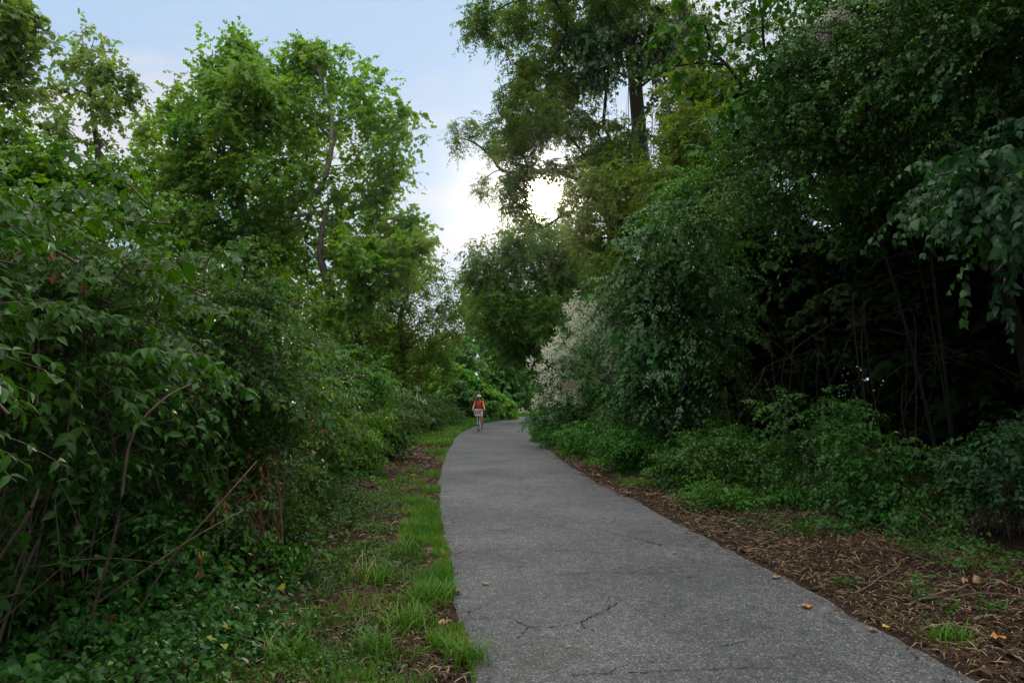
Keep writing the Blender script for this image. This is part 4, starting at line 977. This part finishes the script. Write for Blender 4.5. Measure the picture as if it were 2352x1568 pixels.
def tuft(i, lab, u, v, h, n, r):
    p = G(u, v); rg = np.random.default_rng(700 + i)
    a = Acc()
    x = p[0] + rg.normal(0, r, n); y = p[1] + rg.normal(0, r, n)
    blades(a, rg, x, y, h * (0.6 + 0.6 * rg.random(n)), np.full(n, 0.0045), 0.9, 4)
    o = a.build('grass_tuft', M['grass'], None, (p[0], p[1], 0)); o.location = (p[0], p[1], 0)
    tag(o, lab, 'grass tuft', 'grass tufts on the verges')
for i, (lab, u, v, h, n, r) in enumerate([
    ('broad tuft of long dark blades in the middle of the verge', 850, 1335, 0.24, 150, 0.13),
    ('tuft of long blades just above the broad dark one, nearer the litter', 925, 1280, 0.24, 90, 0.08),
    ('bright tuft pressed against the asphalt edge', 985, 1385, 0.20, 150, 0.09),
    ('arching tuft below the bright one at the asphalt edge', 935, 1440, 0.20, 110, 0.09),
    ('bright yellow-green tuft in the lower verge', 868, 1500, 0.18, 110, 0.07),
    ('bluish tuft at the low edge of the creeping vines', 660, 1535, 0.20, 90, 0.07),
    ('tuft growing out of the broken asphalt corner', 1075, 1520, 0.17, 110, 0.06),
    ('tuft on the brown litter across the path', 2180, 1470, 0.13, 120, 0.07)]):
    tuft(i, lab, u, v, h, n, r)

# fallen leaves and twigs
def fallen(i, lab, u, v, size, mat, curl=0.3):
    p = G(u, v); rg = np.random.default_rng(800 + i)
    onp = px(PL, p[1]) < p[0] < px(PRT, p[1])
    xl, xr = px(PL, p[1]), px(PRT, p[1])
    z = 0.012 + 0.012 * math.sin(math.pi * (p[0] - xl) / (xr - xl)) if onp else gz(p[0:1], p[1:2])[0] + 0.04
    bm = bmesh.new()
    k = 18; rim = []
    c = bm.verts.new((0, 0, 0.004))
    for q in range(k):
        a = q * 2 * math.pi / k
        r = size * 0.5 * (0.62 + 0.38 * abs(math.cos(a * 2.5))) * (1.25 if abs(a - math.pi / 2) < 0.3 else 1)
        rim.append(bm.verts.new((r * math.cos(a), r * math.sin(a), 0.005 + size * curl * rg.random() * 0.7)))
    for q in range(k): bm.faces.new((c, rim[q], rim[(q + 1) % k]))
    me = bpy.data.meshes.new('fallen_leaf'); bm.to_mesh(me); bm.free(); me.materials.append(M[mat])
    o = bpy.data.objects.new('fallen_leaf', me); o.location = (p[0], p[1], z); o.rotation_euler = (0, 0, rg.random() * 6.28)
    link(o); tag(o, lab, 'fallen leaf', 'fallen leaves')
for i, (lab, u, v, s, m, c) in enumerate([
    ('orange fallen leaf alone on the asphalt nearest the litter', 1852, 1398, 0.085, 'orange', 0.3),
    ('pale orange leaf on the asphalt by the dark litter corner', 1782, 1329, 0.085, 'orange', 0.3),
    ('faded tan leaf flat on the asphalt near the grass strip', 1115, 1344, 0.07, 'tan', 0.2),
    ('crumpled greyish leaf on the asphalt near the picture corner', 2005, 1452, 0.06, 'tan', 0.5),
    ('tiny orange leaf on the asphalt before the litter bend', 1550, 1273, 0.045, 'orange', 0.3),
    ('small tan leaf on the asphalt close to the tuft in the broken corner', 1080, 1478, 0.04, 'tan', 0.3),
    ('large curled brown leaf propped up on the litter', 2232, 1362, 0.14, 'tan', 0.9),
    ('rust-orange leaf lying at the litter\'s far corner', 2290, 1482, 0.12, 'orange', 0.4),
    ('brown-orange leaf among the creeping vines of the verge', 650, 1464, 0.12, 'orange', 0.6),
    ('long tan dead leaf caught on the vines under the dark honeysuckle', 275, 1389, 0.17, 'tan', 0.35),
    ('yellow leaf on the edge of the litter', 2035, 1449, 0.05, 'yellow', 0.4),
    ('tan leaf curled against the asphalt edge in the grass', 1050, 1365, 0.09, 'tan', 0.5),
    ('orange-tan leaf on the broken asphalt corner', 1020, 1440, 0.08, 'tan', 0.4)]):
    fallen(i, lab, u, v, s, m, c)
def stick(lab, pts, r):
    P = np.array([G(u, v) for u, v in pts]); P[:, 2] = gz(P[:, 0], P[:, 1]) + 0.03 + r
    c = P.mean(0); P = smooth_line(P, 12); a = Acc()
    P += np.random.default_rng(len(lab)).normal(0, 0.008, P.shape)
    put_tubes(a, P[None], np.linspace(r, r * 0.45, 12)[None], 6)
    o = a.build('fallen_twig', M['stem'], None, c, True); o.location = c
    tag(o, lab, 'twig', 'fallen twigs on the litter')
stick('long grey twig slanting from the litter up to the vine heaps', [(1965, 1372), (2040, 1330), (2110, 1285)], 0.010)
stick('straight pale twig lying just inside the asphalt edge', [(1915, 1345), (2000, 1347), (2065, 1349)], 0.007)
stick('long twig crossing beside the large curled leaf', [(2110, 1390), (2210, 1372), (2310, 1330)], 0.012)
stick('twig running parallel under the one by the curled leaf', [(2120, 1392), (2240, 1388), (2350, 1405)], 0.008)
stick('pale twig between the seedlings and the standing stems', [(1990, 1265), (2060, 1290), (2140, 1312)], 0.008)
stick('slender twig nearest the picture corner', [(2175, 1440), (2260, 1470), (2352, 1510)], 0.007)
stick('twig lying by the bend of the litter under the weed clump', [(1560, 1172), (1630, 1195), (1700, 1208)], 0.009)

# ================================================================== CYCLIST
M['tyre'] = plainmat('rubber', (0.012, 0.012, 0.013), 0.8)
M['steel'] = plainmat('brushed_steel', (0.55, 0.55, 0.56), 0.35, 0.9)
M['frame'] = plainmat('cream_paint', (0.72, 0.70, 0.64), 0.35, 0, 0.5, 0.03)
M['white'] = plainmat('white_wire', (0.78, 0.76, 0.76), 0.45, 0, 0.4, 0.03)
M['black'] = plainmat('black_plastic', (0.014, 0.014, 0.016), 0.6)
M['skin'] = plainmat('skin', (0.50, 0.25, 0.16), 0.55, 0, 0.4, 0.06)
M['shirt'] = plainmat('red_shirt', (0.93, 0.085, 0.022), 0.85, 0, 0.2, 0.06, 12)
M['print'] = plainmat('shirt_print', (0.62, 0.22, 0.20), 0.85)
M['shorts'] = plainmat('dark_shorts', (0.02, 0.02, 0.03), 0.85)
M['shoe'] = plainmat('black_shoe', (0.010, 0.010, 0.012), 0.6)
M['hair'] = plainmat('brown_hair', (0.10, 0.055, 0.028), 0.5, 0, 0.4, 0.3, 80)
M['helmet'] = plainmat('white_helmet', (0.62, 0.68, 0.80), 0.3, 0, 0.5, 0.03)
M['eye'] = plainmat('eye', (0.02, 0.015, 0.012), 0.3)
M['lip'] = plainmat('lip', (0.38, 0.12, 0.10), 0.5)
M['pack'] = plainmat('dark_backpack', (0.03, 0.012, 0.012), 0.8)

CY = np.array([float(V(1099, 905, 33.0)[0]), 33.0, 0.014])
def at(p): return np.asarray(p, float)
def tube(acc, pts, r, sides=10, n=None, mat=0):
    P = smooth_line(pts, n or max(2, 6 * (len(pts) - 1))) if len(pts) > 2 else np.asarray(pts, float)
    rr = np.interp(np.linspace(0, 1, len(P)), np.linspace(0, 1, len(r)) if hasattr(r, '__len__') else [0, 1], r if hasattr(r, '__len__') else [r, r])
    put_tubes(acc, P[None], rr[None], sides, mat)
def ring(acc, c, rad, r, n=48, sides=8, mat=0):          # ring in the y-z plane
    a = np.linspace(0, 2 * math.pi, n + 1)
    P = np.stack([np.full(n + 1, c[0]), c[1] + rad * np.cos(a), c[2] + rad * np.sin(a)], 1)
    put_tubes(acc, P[None], np.full((1, n + 1), r), sides, mat)
def ball(acc, c, r, n=12, mat=0, sy=1.0):
    r = np.asarray(r, float) * np.ones(3)
    th = np.linspace(0.001, math.pi - 0.001, n)
    P = np.stack([np.full(n, c[0]), np.full(n, c[1]), c[2] + r[2] * np.cos(th)], 1)
    nv = 2 * n; ph = np.arange(nv) * 2 * math.pi / nv
    X = np.stack([c[0] + r[0] * np.sin(th)[:, None] * np.cos(ph), c[1] + r[1] * np.sin(th)[:, None] * np.sin(ph), c[2] + r[2] * np.cos(th)[:, None] + 0 * ph], -1)
    i = np.arange(n - 1)[:, None]; j = np.arange(nv)[None]
    acc.add(X.reshape(-1, 3), np.stack([i * nv + j, (i + 1) * nv + j, (i + 1) * nv + (j + 1) % nv, i * nv + (j + 1) % nv], -1).reshape(-1, 4), None, mat)

bike = empty('bicycle', CY, 'cream city bicycle with a white wire basket, ridden along the path', 'bicycle')
WR = 0.335
for yc in (0.0, 1.05):
    w = Acc(); ring(w, (0, yc, WR), 0.012, 0.018, 10)
    for k in range(14):
        a = k * 2 * math.pi / 14
        tube(w, [(0.014 * (-1) ** k, yc, WR), (0, yc + (WR - 0.03) * math.cos(a), WR + (WR - 0.03) * math.sin(a))], 0.0016, 4)
    wo = w.build('wheel', M['steel'], bike, (0, 0, 0), True)
    a = Acc(); ring(a, (0, yc, WR), WR - 0.019, 0.019); a.build('tyre', M['tyre'], wo, (0, 0, 0), True)
    a = Acc(); ring(a, (0, yc, WR), WR - 0.042, 0.010); a.build('rim', M['steel'], wo, (0, 0, 0), True)
    a = Acc()
    an = np.linspace(0.35, 1.25, 20) if yc == 0 else np.linspace(-0.2, 2.6, 20)
    for dx in np.linspace(-0.026, 0.026, 4):
        P = np.stack([np.full(20, dx), yc + (WR + 0.022) * np.cos(an), WR + (WR + 0.022 - 6 * dx * dx) * np.sin(an)], 1)
        put_tubes(a, P[None], np.full((1, 20), 0.010), 5)
    a.build('mudguard', M['black'], bike, (0, 0, 0), True)
f = Acc()
tube(f, [(0, 0.20, 0.66), (0, 0.34, 0.42), (0, 0.58, 0.29)], 0.019)                  # step-through down tube
tube(f, [(0, 0.16, 0.80), (0, 0.20, 0.64)], 0.021)                                   # head tube
tube(f, [(0, 0.58, 0.29), (0, 0.74, 0.80)], 0.016)                                   # seat tube
for s in (-1, 1):
    tube(f, [(0.02 * s, 0.58, 0.29), (0.06 * s, 1.05, WR)], 0.010)
    tube(f, [(0.02 * s, 0.72, 0.72), (0.06 * s, 1.05, WR)], 0.009)
f.build('frame', M['frame'], bike, (0, 0, 0), True)
f = Acc()
for s in (-1, 1):
    tube(f, [(0.040 * s, 0.17, 0.70), (0.052 * s, 0.13, 0.56), (0.056 * s, 0.0, WR)], 0.011)
tube(f, [(-0.04, 0.17, 0.70), (0.04, 0.17, 0.70)], 0.016)
f.build('fork', M['frame'], bike, (0, 0, 0), True)
f = Acc()
tube(f, [(0, 0.17, 0.80), (0, 0.13, 0.93)], 0.014)
tube(f, [(-0.285, 0.24, 0.905), (-0.20, 0.17, 0.925), (-0.10, 0.10, 0.935), (0.10, 0.10, 0.935), (0.20, 0.17, 0.925), (0.285, 0.24, 0.905)], 0.012)
hb = f.build('handlebar', M['steel'], bike, (0, 0, 0), True)
for s in (-1, 1):
    g_ = Acc(); tube(g_, [(0.30 * s, 0.255, 0.902), (0.20 * s, 0.17, 0.925)], 0.017); g_.build('grip', M['black'], hb, (0, 0, 0), True)
# wire basket
b = Acc()
def rect(w, d0, d1, z, r):
    tube(b, [(-w, d0, z), (w, d0, z)], r, 6); tube(b, [(-w, d1, z), (w, d1, z)], r, 6)
    tube(b, [(-w, d0, z), (-w, d1, z)], r, 6); tube(b, [(w, d0, z), (w, d1, z)], r, 6)
zt, zb = 0.945, 0.70
rect(0.175, -0.20, 0.08, zt, 0.011); rect(0.155, -0.17, 0.08, zb, 0.011); rect(0.168, -0.19, 0.08, 0.86, 0.0028); rect(0.162, -0.18, 0.08, 0.78, 0.0028)
for k in range(9):
    q = -1 + k * 0.25
    tube(b, [(0.175 * q, -0.20, zt), (0.155 * q, -0.17, zb)], 0.0032 if k % 4 else 0.007, 5)
    tube(b, [(0.175 * q, 0.08, zt), (0.155 * q, 0.08, zb)], 0.0025, 5)
    tube(b, [(0.155 * q, -0.17, zb), (0.155 * q, 0.08, zb)], 0.0025, 5)
for k in range(6):
    q = k / 5
    for s in (-1, 1):
        tube(b, [(0.175 * s, -0.20 + 0.28 * q, zt), (0.155 * s, -0.17 + 0.25 * q, zb)], 0.0025, 5)
b.build('basket', M['white'], bike, (0, 0, 0), True)
a = Acc(); ball(a, (0, 0.80, 0.845), (0.085, 0.13, 0.035)); ball(a, (0, 0.70, 0.85), (0.035, 0.08, 0.028)); tube(a, [(0, 0.74, 0.78), (0, 0.77, 0.84)], 0.013)
a.build('saddle', M['black'], bike, (0, 0, 0), True)
a = Acc(); tube(a, [(-0.085, 0.58, 0.29), (0.085, 0.58, 0.29)], 0.012)
tube(a, [(0.075, 0.58, 0.29), (0.085, 0.50, 0.14)], 0.010); tube(a, [(-0.075, 0.58, 0.29), (-0.085, 0.66, 0.44)], 0.010)
an = np.linspace(0, 2 * math.pi, 25)
put_tubes(a, np.stack([np.full(25, -0.055), 0.58 + 0.09 * np.cos(an), 0.29 + 0.09 * np.sin(an)], 1)[None], np.full((1, 25), 0.006), 5)
cr = a.build('crank', M['steel'], bike, (0, 0, 0), True)
for s, y_, z_ in ((1, 0.50, 0.14), (-1, 0.66, 0.44)):
    a = Acc()
    for dy in (-0.035, 0, 0.035): tube(a, [(0.09 * s, y_ + dy, z_), (0.18 * s, y_ + dy, z_)], 0.010, 6)
    a.build('pedal', M['black'], cr, (0, 0, 0), True)
a = Acc(); tube(a, [(0, -0.215, 0.80), (0, -0.245, 0.80)], [0.028, 0.034]); a.build('headlight', M['steel'], bike, (0, 0, 0), True)

def skin_mesh(chains, subdiv=1):
    """chains: lists of (point, radius); chains may start at an existing point -> one connected skeleton"""
    verts, radii, edges, key, roots = [], [], [], {}, []
    for ch in chains:
        prev = None
        for (p, r) in ch:
            k = tuple(round(c, 4) for c in p)
            if k not in key:
                key[k] = len(verts); verts.append(p); radii.append(r)
                if prev is None: roots.append(key[k])
            if prev is not None: edges.append((prev, key[k]))
            prev = key[k]
    me = bpy.data.meshes.new('skeleton'); me.from_pydata(verts, edges, []); me.update()
    o = bpy.data.objects.new('skeleton', me); COL.objects.link(o)
    sk = o.modifiers.new('Skin', 'SKIN'); sk.use_smooth_shade = True
    if not me.skin_vertices:
        me.attributes  # keep
        bpy.context.view_layer.objects.active = o
    sv = me.skin_vertices[0].data
    for i, r in enumerate(radii):
        sv[i].radius = (r, r) if not hasattr(r, '__len__') else r
        sv[i].use_root = i in roots
    sb = o.modifiers.new('Sub', 'SUBSURF'); sb.levels = subdiv; sb.render_levels = subdiv
    dg = bpy.context.evaluated_depsgraph_get()
    ev = o.evaluated_get(dg)
    out = bpy.data.meshes.new_from_object(ev)
    bpy.data.objects.remove(o); bpy.data.meshes.remove(me)
    v = np.array([x.co[:] for x in out.vertices]); f = [tuple(p.vertices) for p in out.polygons]
    bpy.data.meshes.remove(out)
    return v, f
def add_skin(acc, chains, mat=0, subdiv=1):
    v, f = skin_mesh(chains, subdiv)
    base = acc.n
    q4 = [x for x in f if len(x) == 4]; q3 = [x for x in f if len(x) == 3]
    acc.add(v, np.array(q4 if q4 else np.zeros((0, 4), int)), None, mat)
    if q3:
        acc.add(np.zeros((0, 3)), np.array(q3), None, mat); acc.f[-1] = np.array(q3, np.int32) + base

person = Acc()
pelvis = (0, 0.80, 0.92); waist = (0, 0.72, 1.05); chest = (0, 0.60, 1.20); neck0 = (0, 0.54, 1.315); neck1 = (0, 0.50, 1.375)
ch = [[(pelvis, (0.15, 0.11)), (waist, (0.125, 0.095)), (chest, (0.15, 0.10)), (neck0, (0.07, 0.06)), (neck1, (0.048, 0.05)), ((0, 0.465, 1.44), (0.07, 0.085)), ((0, 0.47, 1.505), (0.07, 0.085)), ((0, 0.475, 1.55), (0.045, 0.05))]]
for s in (-1, 1):
    ch.append([(chest, (0.15, 0.10)), ((0.155 * s, 0.55, 1.275), 0.052), ((0.205 * s, 0.46, 1.13), 0.042), ((0.225 * s, 0.40, 1.06), 0.038), ((0.245 * s, 0.31, 0.985), 0.033), ((0.255 * s, 0.25, 0.945), 0.022), ((0.255 * s, 0.205, 0.930), (0.034, 0.018))])
hipR = (0.085, 0.78, 0.90); hipL = (-0.085, 0.78, 0.90)
ch.append([(pelvis, (0.15, 0.11)), (hipR, 0.085), ((0.115, 0.55, 0.77), 0.072), ((0.125, 0.40, 0.655), 0.054), ((0.13, 0.44, 0.46), 0.048), ((0.135, 0.51, 0.21), 0.031), ((0.135, 0.52, 0.155), 0.033)])
ch.append([(pelvis, (0.15, 0.11)), (hipL, 0.085), ((-0.105, 0.52, 0.90), 0.072), ((-0.115, 0.37, 0.885), 0.054), ((-0.115, 0.46, 0.73), 0.048), ((-0.12, 0.62, 0.545), 0.031), ((-0.12, 0.645, 0.50), 0.033)])
add_skin(person, ch)
for s in (-1, 1):                                   # fingers closed round the grips, thumbs from the palm's inner side
    for k in range(4):
        x0 = (0.232 + 0.016 * k) * s; y0 = 0.188 + 0.013 * k; ln = (0.9, 1.0, 0.95, 0.75)[k]
        add_skin(person, [[((x0, y0 + 0.02, 0.930), 0.009), ((x0, y0 - 0.016 * ln, 0.938), 0.009), ((x0, y0 - 0.030 * ln, 0.915), 0.008), ((x0, y0 - 0.016 * ln, 0.893), 0.0075), ((x0, y0 + 0.006, 0.890), 0.007)]])
    add_skin(person, [[((0.238 * s, 0.215, 0.925), 0.010), ((0.215 * s, 0.200, 0.915), 0.009), ((0.207 * s, 0.190, 0.895), 0.008)]])
# face: nose, eyes, mouth, ears
add_skin(person, [[((0, 0.395, 1.475), 0.010), ((0, 0.368, 1.452), 0.014), ((0, 0.380, 1.440), 0.012)]])
for s in (-1, 1):
    ball(person, (0.026 * s, 0.392, 1.476), (0.014, 0.012, 0.008), 8, 1)
    ball(person, (0.072 * s, 0.475, 1.462), (0.012, 0.02, 0.03), 8, 0)
    tube(person, [(0.014 * s, 0.386, 1.493), (0.040 * s, 0.396, 1.493)], 0.004, 6, None, 2)
tube(person, [(-0.024, 0.392, 1.417), (0, 0.382, 1.417), (0.024, 0.392, 1.417)], [0.004, 0.007, 0.004], 8, None, 3)
po = person.build('person', [M['skin'], M['eye'], M['hair'], M['lip']], None, (0, 0, 0), True)
po.location = CY
tag(po, 'person in a red T-shirt and pale helmet riding a bicycle towards the camera', 'person')
sh = Acc()
c2 = [[((0, 0.79, 0.93), (0.19, 0.145)), ((0, 0.72, 1.05), (0.175, 0.145)), ((0, 0.60, 1.20), (0.19, 0.145)), ((0, 0.548, 1.30), (0.10, 0.08))]]
for s in (-1, 1):
    c2.append([((0, 0.60, 1.20), (0.19, 0.145)), ((0.150 * s, 0.55, 1.272), 0.075), ((0.190 * s, 0.485, 1.170), 0.068)])
add_skin(sh, c2)
so = sh.build('shirt', M['shirt'], po, (0, 0, 0), True); so['label'] = 'bright red-orange short-sleeved T-shirt with a faint print'
pr = Acc()
for (xa, za, xb, zb_) in [(-0.05, 1.17, -0.035, 1.12), (-0.01, 1.165, -0.012, 1.12), (0.02, 1.165, 0.035, 1.13), (-0.07, 1.085, 0.07, 1.082), (-0.05, 1.07, 0.06, 1.068)]:
    ya = 0.452 + 1.3 * max(0, 1.17 - za) * 0.4
    tube(pr, [(xa, ya, za), (xb, ya + 0.01, zb_)], 0.006, 6)
pr.build('shirt_print', M['print'], so, (0, 0, 0), True)
st = Acc()
add_skin(st, [[((0, 0.81, 0.93), (0.158, 0.12)), ((0.085, 0.78, 0.90), 0.098), ((0.110, 0.60, 0.80), 0.086)], [((0, 0.81, 0.93), (0.158, 0.12)), ((-0.085, 0.78, 0.90), 0.098), ((-0.10, 0.60, 0.905), 0.086)]])
st.build('shorts', M['shorts'], po, (0, 0, 0), True)
for s, y_, z_ in ((1, 0.52, 0.155), (-1, 0.645, 0.475)):
    x_ = 0.135 if s > 0 else -0.12
    a = Acc(); add_skin(a, [[((x_, y_ + 0.035, z_ - 0.03), (0.034, 0.040)), ((x_, y_ - 0.03, z_ - 0.035), (0.036, 0.036)), ((x_, y_ - 0.11, z_ - 0.052), (0.036, 0.022)), ((x_, y_ - 0.15, z_ - 0.055), (0.026, 0.016))], [((x_, y_ + 0.02, z_), (0.040, 0.042)), ((x_, y_, z_ + (0.06 if s < 0 else 0.05)), (0.041, 0.041))]])
    a.build('shoe', M['shoe'], po, (0, 0, 0), True)
h = Acc()
ball(h, (0, 0.50, 1.475), (0.085, 0.085, 0.095))
for k in range(9):
    x_ = -0.085 + 0.012 * k
    tube(h, [(x_ * 0.9, 0.52, 1.45), (x_ * 0.9 - 0.03, 0.56, 1.38), (x_ * 0.6 - 0.09, 0.57, 1.335), (x_ * 0.5 - 0.11, 0.585, 1.30)], [0.018, 0.02, 0.016, 0.006], 6)
for s in (-1, 1): tube(h, [(0.07 * s, 0.45, 1.50), (0.076 * s, 0.45, 1.44), (0.072 * s, 0.47, 1.38)], [0.012, 0.014, 0.008], 6)
h.build('hair', M['hair'], po, (0, 0, 0), True)
# helmet: shell with vents, resting on the head
hm = Acc(); n1, n2 = 14, 28
th = np.linspace(0.02, 1.62, n1); ph = np.arange(n2) * 2 * math.pi / n2
X = np.stack([0.103 * np.sin(th)[:, None] * np.cos(ph), 0.475 + 0.135 * np.sin(th)[:, None] * np.sin(ph), 1.495 + 0.090 * np.cos(th)[:, None] + 0 * ph], -1)
i = np.arange(n1 - 1)[:, None]; j = np.arange(n2)[None]
Fh = np.stack([i * n2 + j, (i + 1) * n2 + j, (i + 1) * n2 + (j + 1) % n2, i * n2 + (j + 1) % n2], -1).reshape(-1, 4)
hm.add(X.reshape(-1, 3), Fh)
X2 = (X - (0, 0.475, 1.495)) * 0.93 + (0, 0.475, 1.495); hm.add(X2.reshape(-1, 3), Fh[:, ::-1])
q = np.arange(n2); hm.add(np.concatenate([X[-1], X2[-1]]), np.stack([q, (q + 1) % n2, (q + 1) % n2 + n2, q + n2], 1))
ho = hm.build('helmet', M['helmet'], po, (0, 0, 0), True); ho['label'] = 'pale blue-white cycling helmet with dark vents'
vt = Acc()
for k in (-2, -1, 0, 1, 2):
    a0 = np.linspace(-0.35, 0.75, 8)
    cx = 0.036 * k
    P = np.stack([np.full(8, cx) * (1 - 0.15 * np.abs(a0)), 0.475 - 0.137 * np.sin(a0 + 0.35) * math.sqrt(1 - (cx / 0.104) ** 2), 1.495 + 0.091 * np.cos(a0 + 0.35) * math.sqrt(1 - (cx / 0.104) ** 2)], 1)
    put_tubes(vt, P[None], np.full((1, 8), 0.007), 6)
vt.build('vent', M['black'], ho, (0, 0, 0), True)
bp = Acc()
add_skin(bp, [[((0, 0.86, 1.0), (0.11, 0.06)), ((0, 0.76, 1.2), (0.13, 0.07)), ((0, 0.69, 1.30), (0.10, 0.05))]])
for s in (-1, 1):
    tube(bp, [(0.10 * s, 0.68, 1.31), (0.115 * s, 0.56, 1.345), (0.118 * s, 0.47, 1.26), (0.125 * s, 0.50, 1.14), (0.14 * s, 0.66, 1.02)], 0.007, 6)
bo = bp.build('backpack', M['pack'], None, (0, 0, 0), True); bo.location = CY
tag(bo, 'dark backpack worn on the back of the cyclist', 'backpack')

# ================================================================== LIGHT, SKY, CAMERA
SUN_EL, SUN_AZ = 14.5, 2.1
def world():
    w = bpy.data.worlds.new('World'); scene.world = w; w.use_nodes = True
    nt = w.node_tree; N, L = nt.nodes, nt.links; N.clear()
    out = N.new('ShaderNodeOutputWorld'); bg = N.new('ShaderNodeBackground'); bg.inputs['Strength'].default_value = 0.12
    sky = N.new('ShaderNodeTexSky'); sky.sky_type = 'NISHITA'; sky.sun_disc = False
    sky.sun_elevation = R_(SUN_EL); sky.sun_rotation = R_(SUN_AZ); sky.altitude = 50; sky.air_density = 1.0; sky.dust_density = 1.5; sky.ozone_density = 2.0
    tc = N.new('ShaderNodeTexCoord')
    mp = N.new('ShaderNodeMapping'); mp.inputs['Scale'].default_value = (1.0, 1.0, 3.2); L.new(tc.outputs['Generated'], mp.inputs['Vector'])
    n1 = noise(N, L, mp.outputs['Vector'], 2.6, 6, 0.58, 0.3)
    cm = N.new('ShaderNodeMapRange'); cm.interpolation_type = 'SMOOTHSTEP'; L.new(n1.outputs['Fac'], cm.inputs['Value'])
    cm.inputs['From Min'].default_value = 0.40; cm.inputs['From Max'].default_value = 0.62; cm.inputs['To Min'].default_value = 0.08; cm.inputs['To Max'].default_value = 1.0
    mx = N.new('ShaderNodeMix'); mx.data_type = 'RGBA'; L.new(cm.outputs['Result'], mx.inputs['Factor'])
    hz = N.new('ShaderNodeMix'); hz.data_type = 'RGBA'; hz.inputs['Factor'].default_value = 0.965
    L.new(sky.outputs['Color'], hz.inputs[6]); hz.inputs[7].default_value = (3.9, 5.5, 7.6, 1)
    L.new(hz.outputs[2], mx.inputs[6]); mx.inputs[7].default_value = (6.6, 6.65, 7.25, 1)
    # bright aureole of the low sun behind thin cloud
    sd = (math.sin(R_(SUN_AZ)) * math.cos(R_(SUN_EL)), math.cos(R_(SUN_AZ)) * math.cos(R_(SUN_EL)), math.sin(R_(SUN_EL)))
    dp = N.new('ShaderNodeVectorMath'); dp.operation = 'DOT_PRODUCT'
    nm = N.new('ShaderNodeVectorMath'); nm.operation = 'NORMALIZE'; L.new(tc.outputs['Generated'], nm.inputs[0])
    L.new(nm.outputs['Vector'], dp.inputs[0]); dp.inputs[1].default_value = sd
    def term(power, col, prev):
        pw = N.new('ShaderNodeMath'); pw.operation = 'POWER'
        cl = N.new('ShaderNodeMath'); cl.operation = 'MAXIMUM'; L.new(dp.outputs['Value'], cl.inputs[0]); cl.inputs[1].default_value = 0
        L.new(cl.outputs[0], pw.inputs[0]); pw.inputs[1].default_value = power
        ml = N.new('ShaderNodeMix'); ml.data_type = 'RGBA'; ml.blend_type = 'ADD'; L.new(pw.outputs[0], ml.inputs['Factor'])
        L.new(prev, ml.inputs[6]); ml.inputs[7].default_value = (*col, 1)
        return ml.outputs[2]
    # sky brightened overhead, out of frame, to light the foliage from above
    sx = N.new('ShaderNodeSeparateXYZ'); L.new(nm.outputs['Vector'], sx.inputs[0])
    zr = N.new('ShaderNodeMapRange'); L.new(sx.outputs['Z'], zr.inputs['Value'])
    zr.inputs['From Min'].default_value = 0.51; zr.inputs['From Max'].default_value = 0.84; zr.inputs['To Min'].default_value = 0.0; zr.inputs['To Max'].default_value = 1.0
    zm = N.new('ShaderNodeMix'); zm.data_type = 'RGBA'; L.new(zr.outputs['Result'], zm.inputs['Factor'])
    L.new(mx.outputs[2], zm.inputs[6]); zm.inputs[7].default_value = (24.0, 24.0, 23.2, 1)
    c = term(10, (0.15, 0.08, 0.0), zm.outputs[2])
    c = term(80, (0.6, 0.45, 0.2), c)
    c = term(420, (6, 4.8, 2.8), c)
    c = term(9000, (900, 760, 540), c)
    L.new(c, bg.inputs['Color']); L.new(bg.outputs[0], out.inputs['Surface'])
    w.cycles.sampling_method = 'MANUAL'; w.cycles.sample_map_resolution = 2048
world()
hm_ = bpy.data.materials.new('haze_air'); hm_.use_nodes = True; hm_.node_tree.nodes.clear()
pv = hm_.node_tree.nodes.new('ShaderNodeVolumePrincipled'); pv.inputs['Density'].default_value = 0.0002; pv.inputs['Anisotropy'].default_value = 0.94  # thin volume added for a glow around the sun, standing in for lens glare
pv.inputs['Color'].default_value = (0.95, 0.95, 0.93, 1)
hmo = hm_.node_tree.nodes.new('ShaderNodeOutputMaterial'); hm_.node_tree.links.new(pv.outputs[0], hmo.inputs['Volume'])
ha = Acc(); bx = [(-80, 80), (-14, 110), (-1.2, 24)]
vv_ = [(x, y, z) for x in bx[0] for y in bx[1] for z in bx[2]]
ha.add(vv_, [(0, 1, 3, 2), (4, 6, 7, 5), (0, 4, 5, 1), (2, 3, 7, 6), (0, 2, 6, 4), (1, 5, 7, 3)])
tag(ha.build('haze', hm_), 'thin haze added along the path to glow around the sun', 'haze', None, 'stuff')
sl = bpy.data.lights.new('sun', 'SUN'); sl.energy = 2.2; sl.angle = R_(5); sl.color = (1.0, 0.86, 0.66)
so_ = bpy.data.objects.new('sun', sl); link(so_)
so_.rotation_euler = (R_(90 - SUN_EL), 0, R_(180 - SUN_AZ)); so_.location = (2, 40, 30)

cam = bpy.data.cameras.new('camera'); cam.sensor_width = 36; cam.lens = 27.0; cam.clip_start = 0.05; cam.clip_end = 2000
co = bpy.data.objects.new('camera', cam); link(co); co.location = (0, 0, CAM_Z); co.rotation_euler = (R_(90) + PITCH, 0, 0)
scene.camera = co
scene.render.engine = 'CYCLES'
vs = scene.view_settings; vs.view_transform = 'Standard'; vs.look = 'None'; vs.exposure = 0.0; vs.gamma = 1.0; vs.use_curve_mapping = False
cy = scene.cycles
cy.max_bounces = 6; cy.diffuse_bounces = 3; cy.glossy_bounces = 2; cy.transmission_bounces = 3; cy.transparent_max_bounces = 4; cy.volume_bounces = 1
cy.sample_clamp_indirect = 4.0; cy.use_denoising = True
cy.caustics_reflective = False; cy.caustics_refractive = False
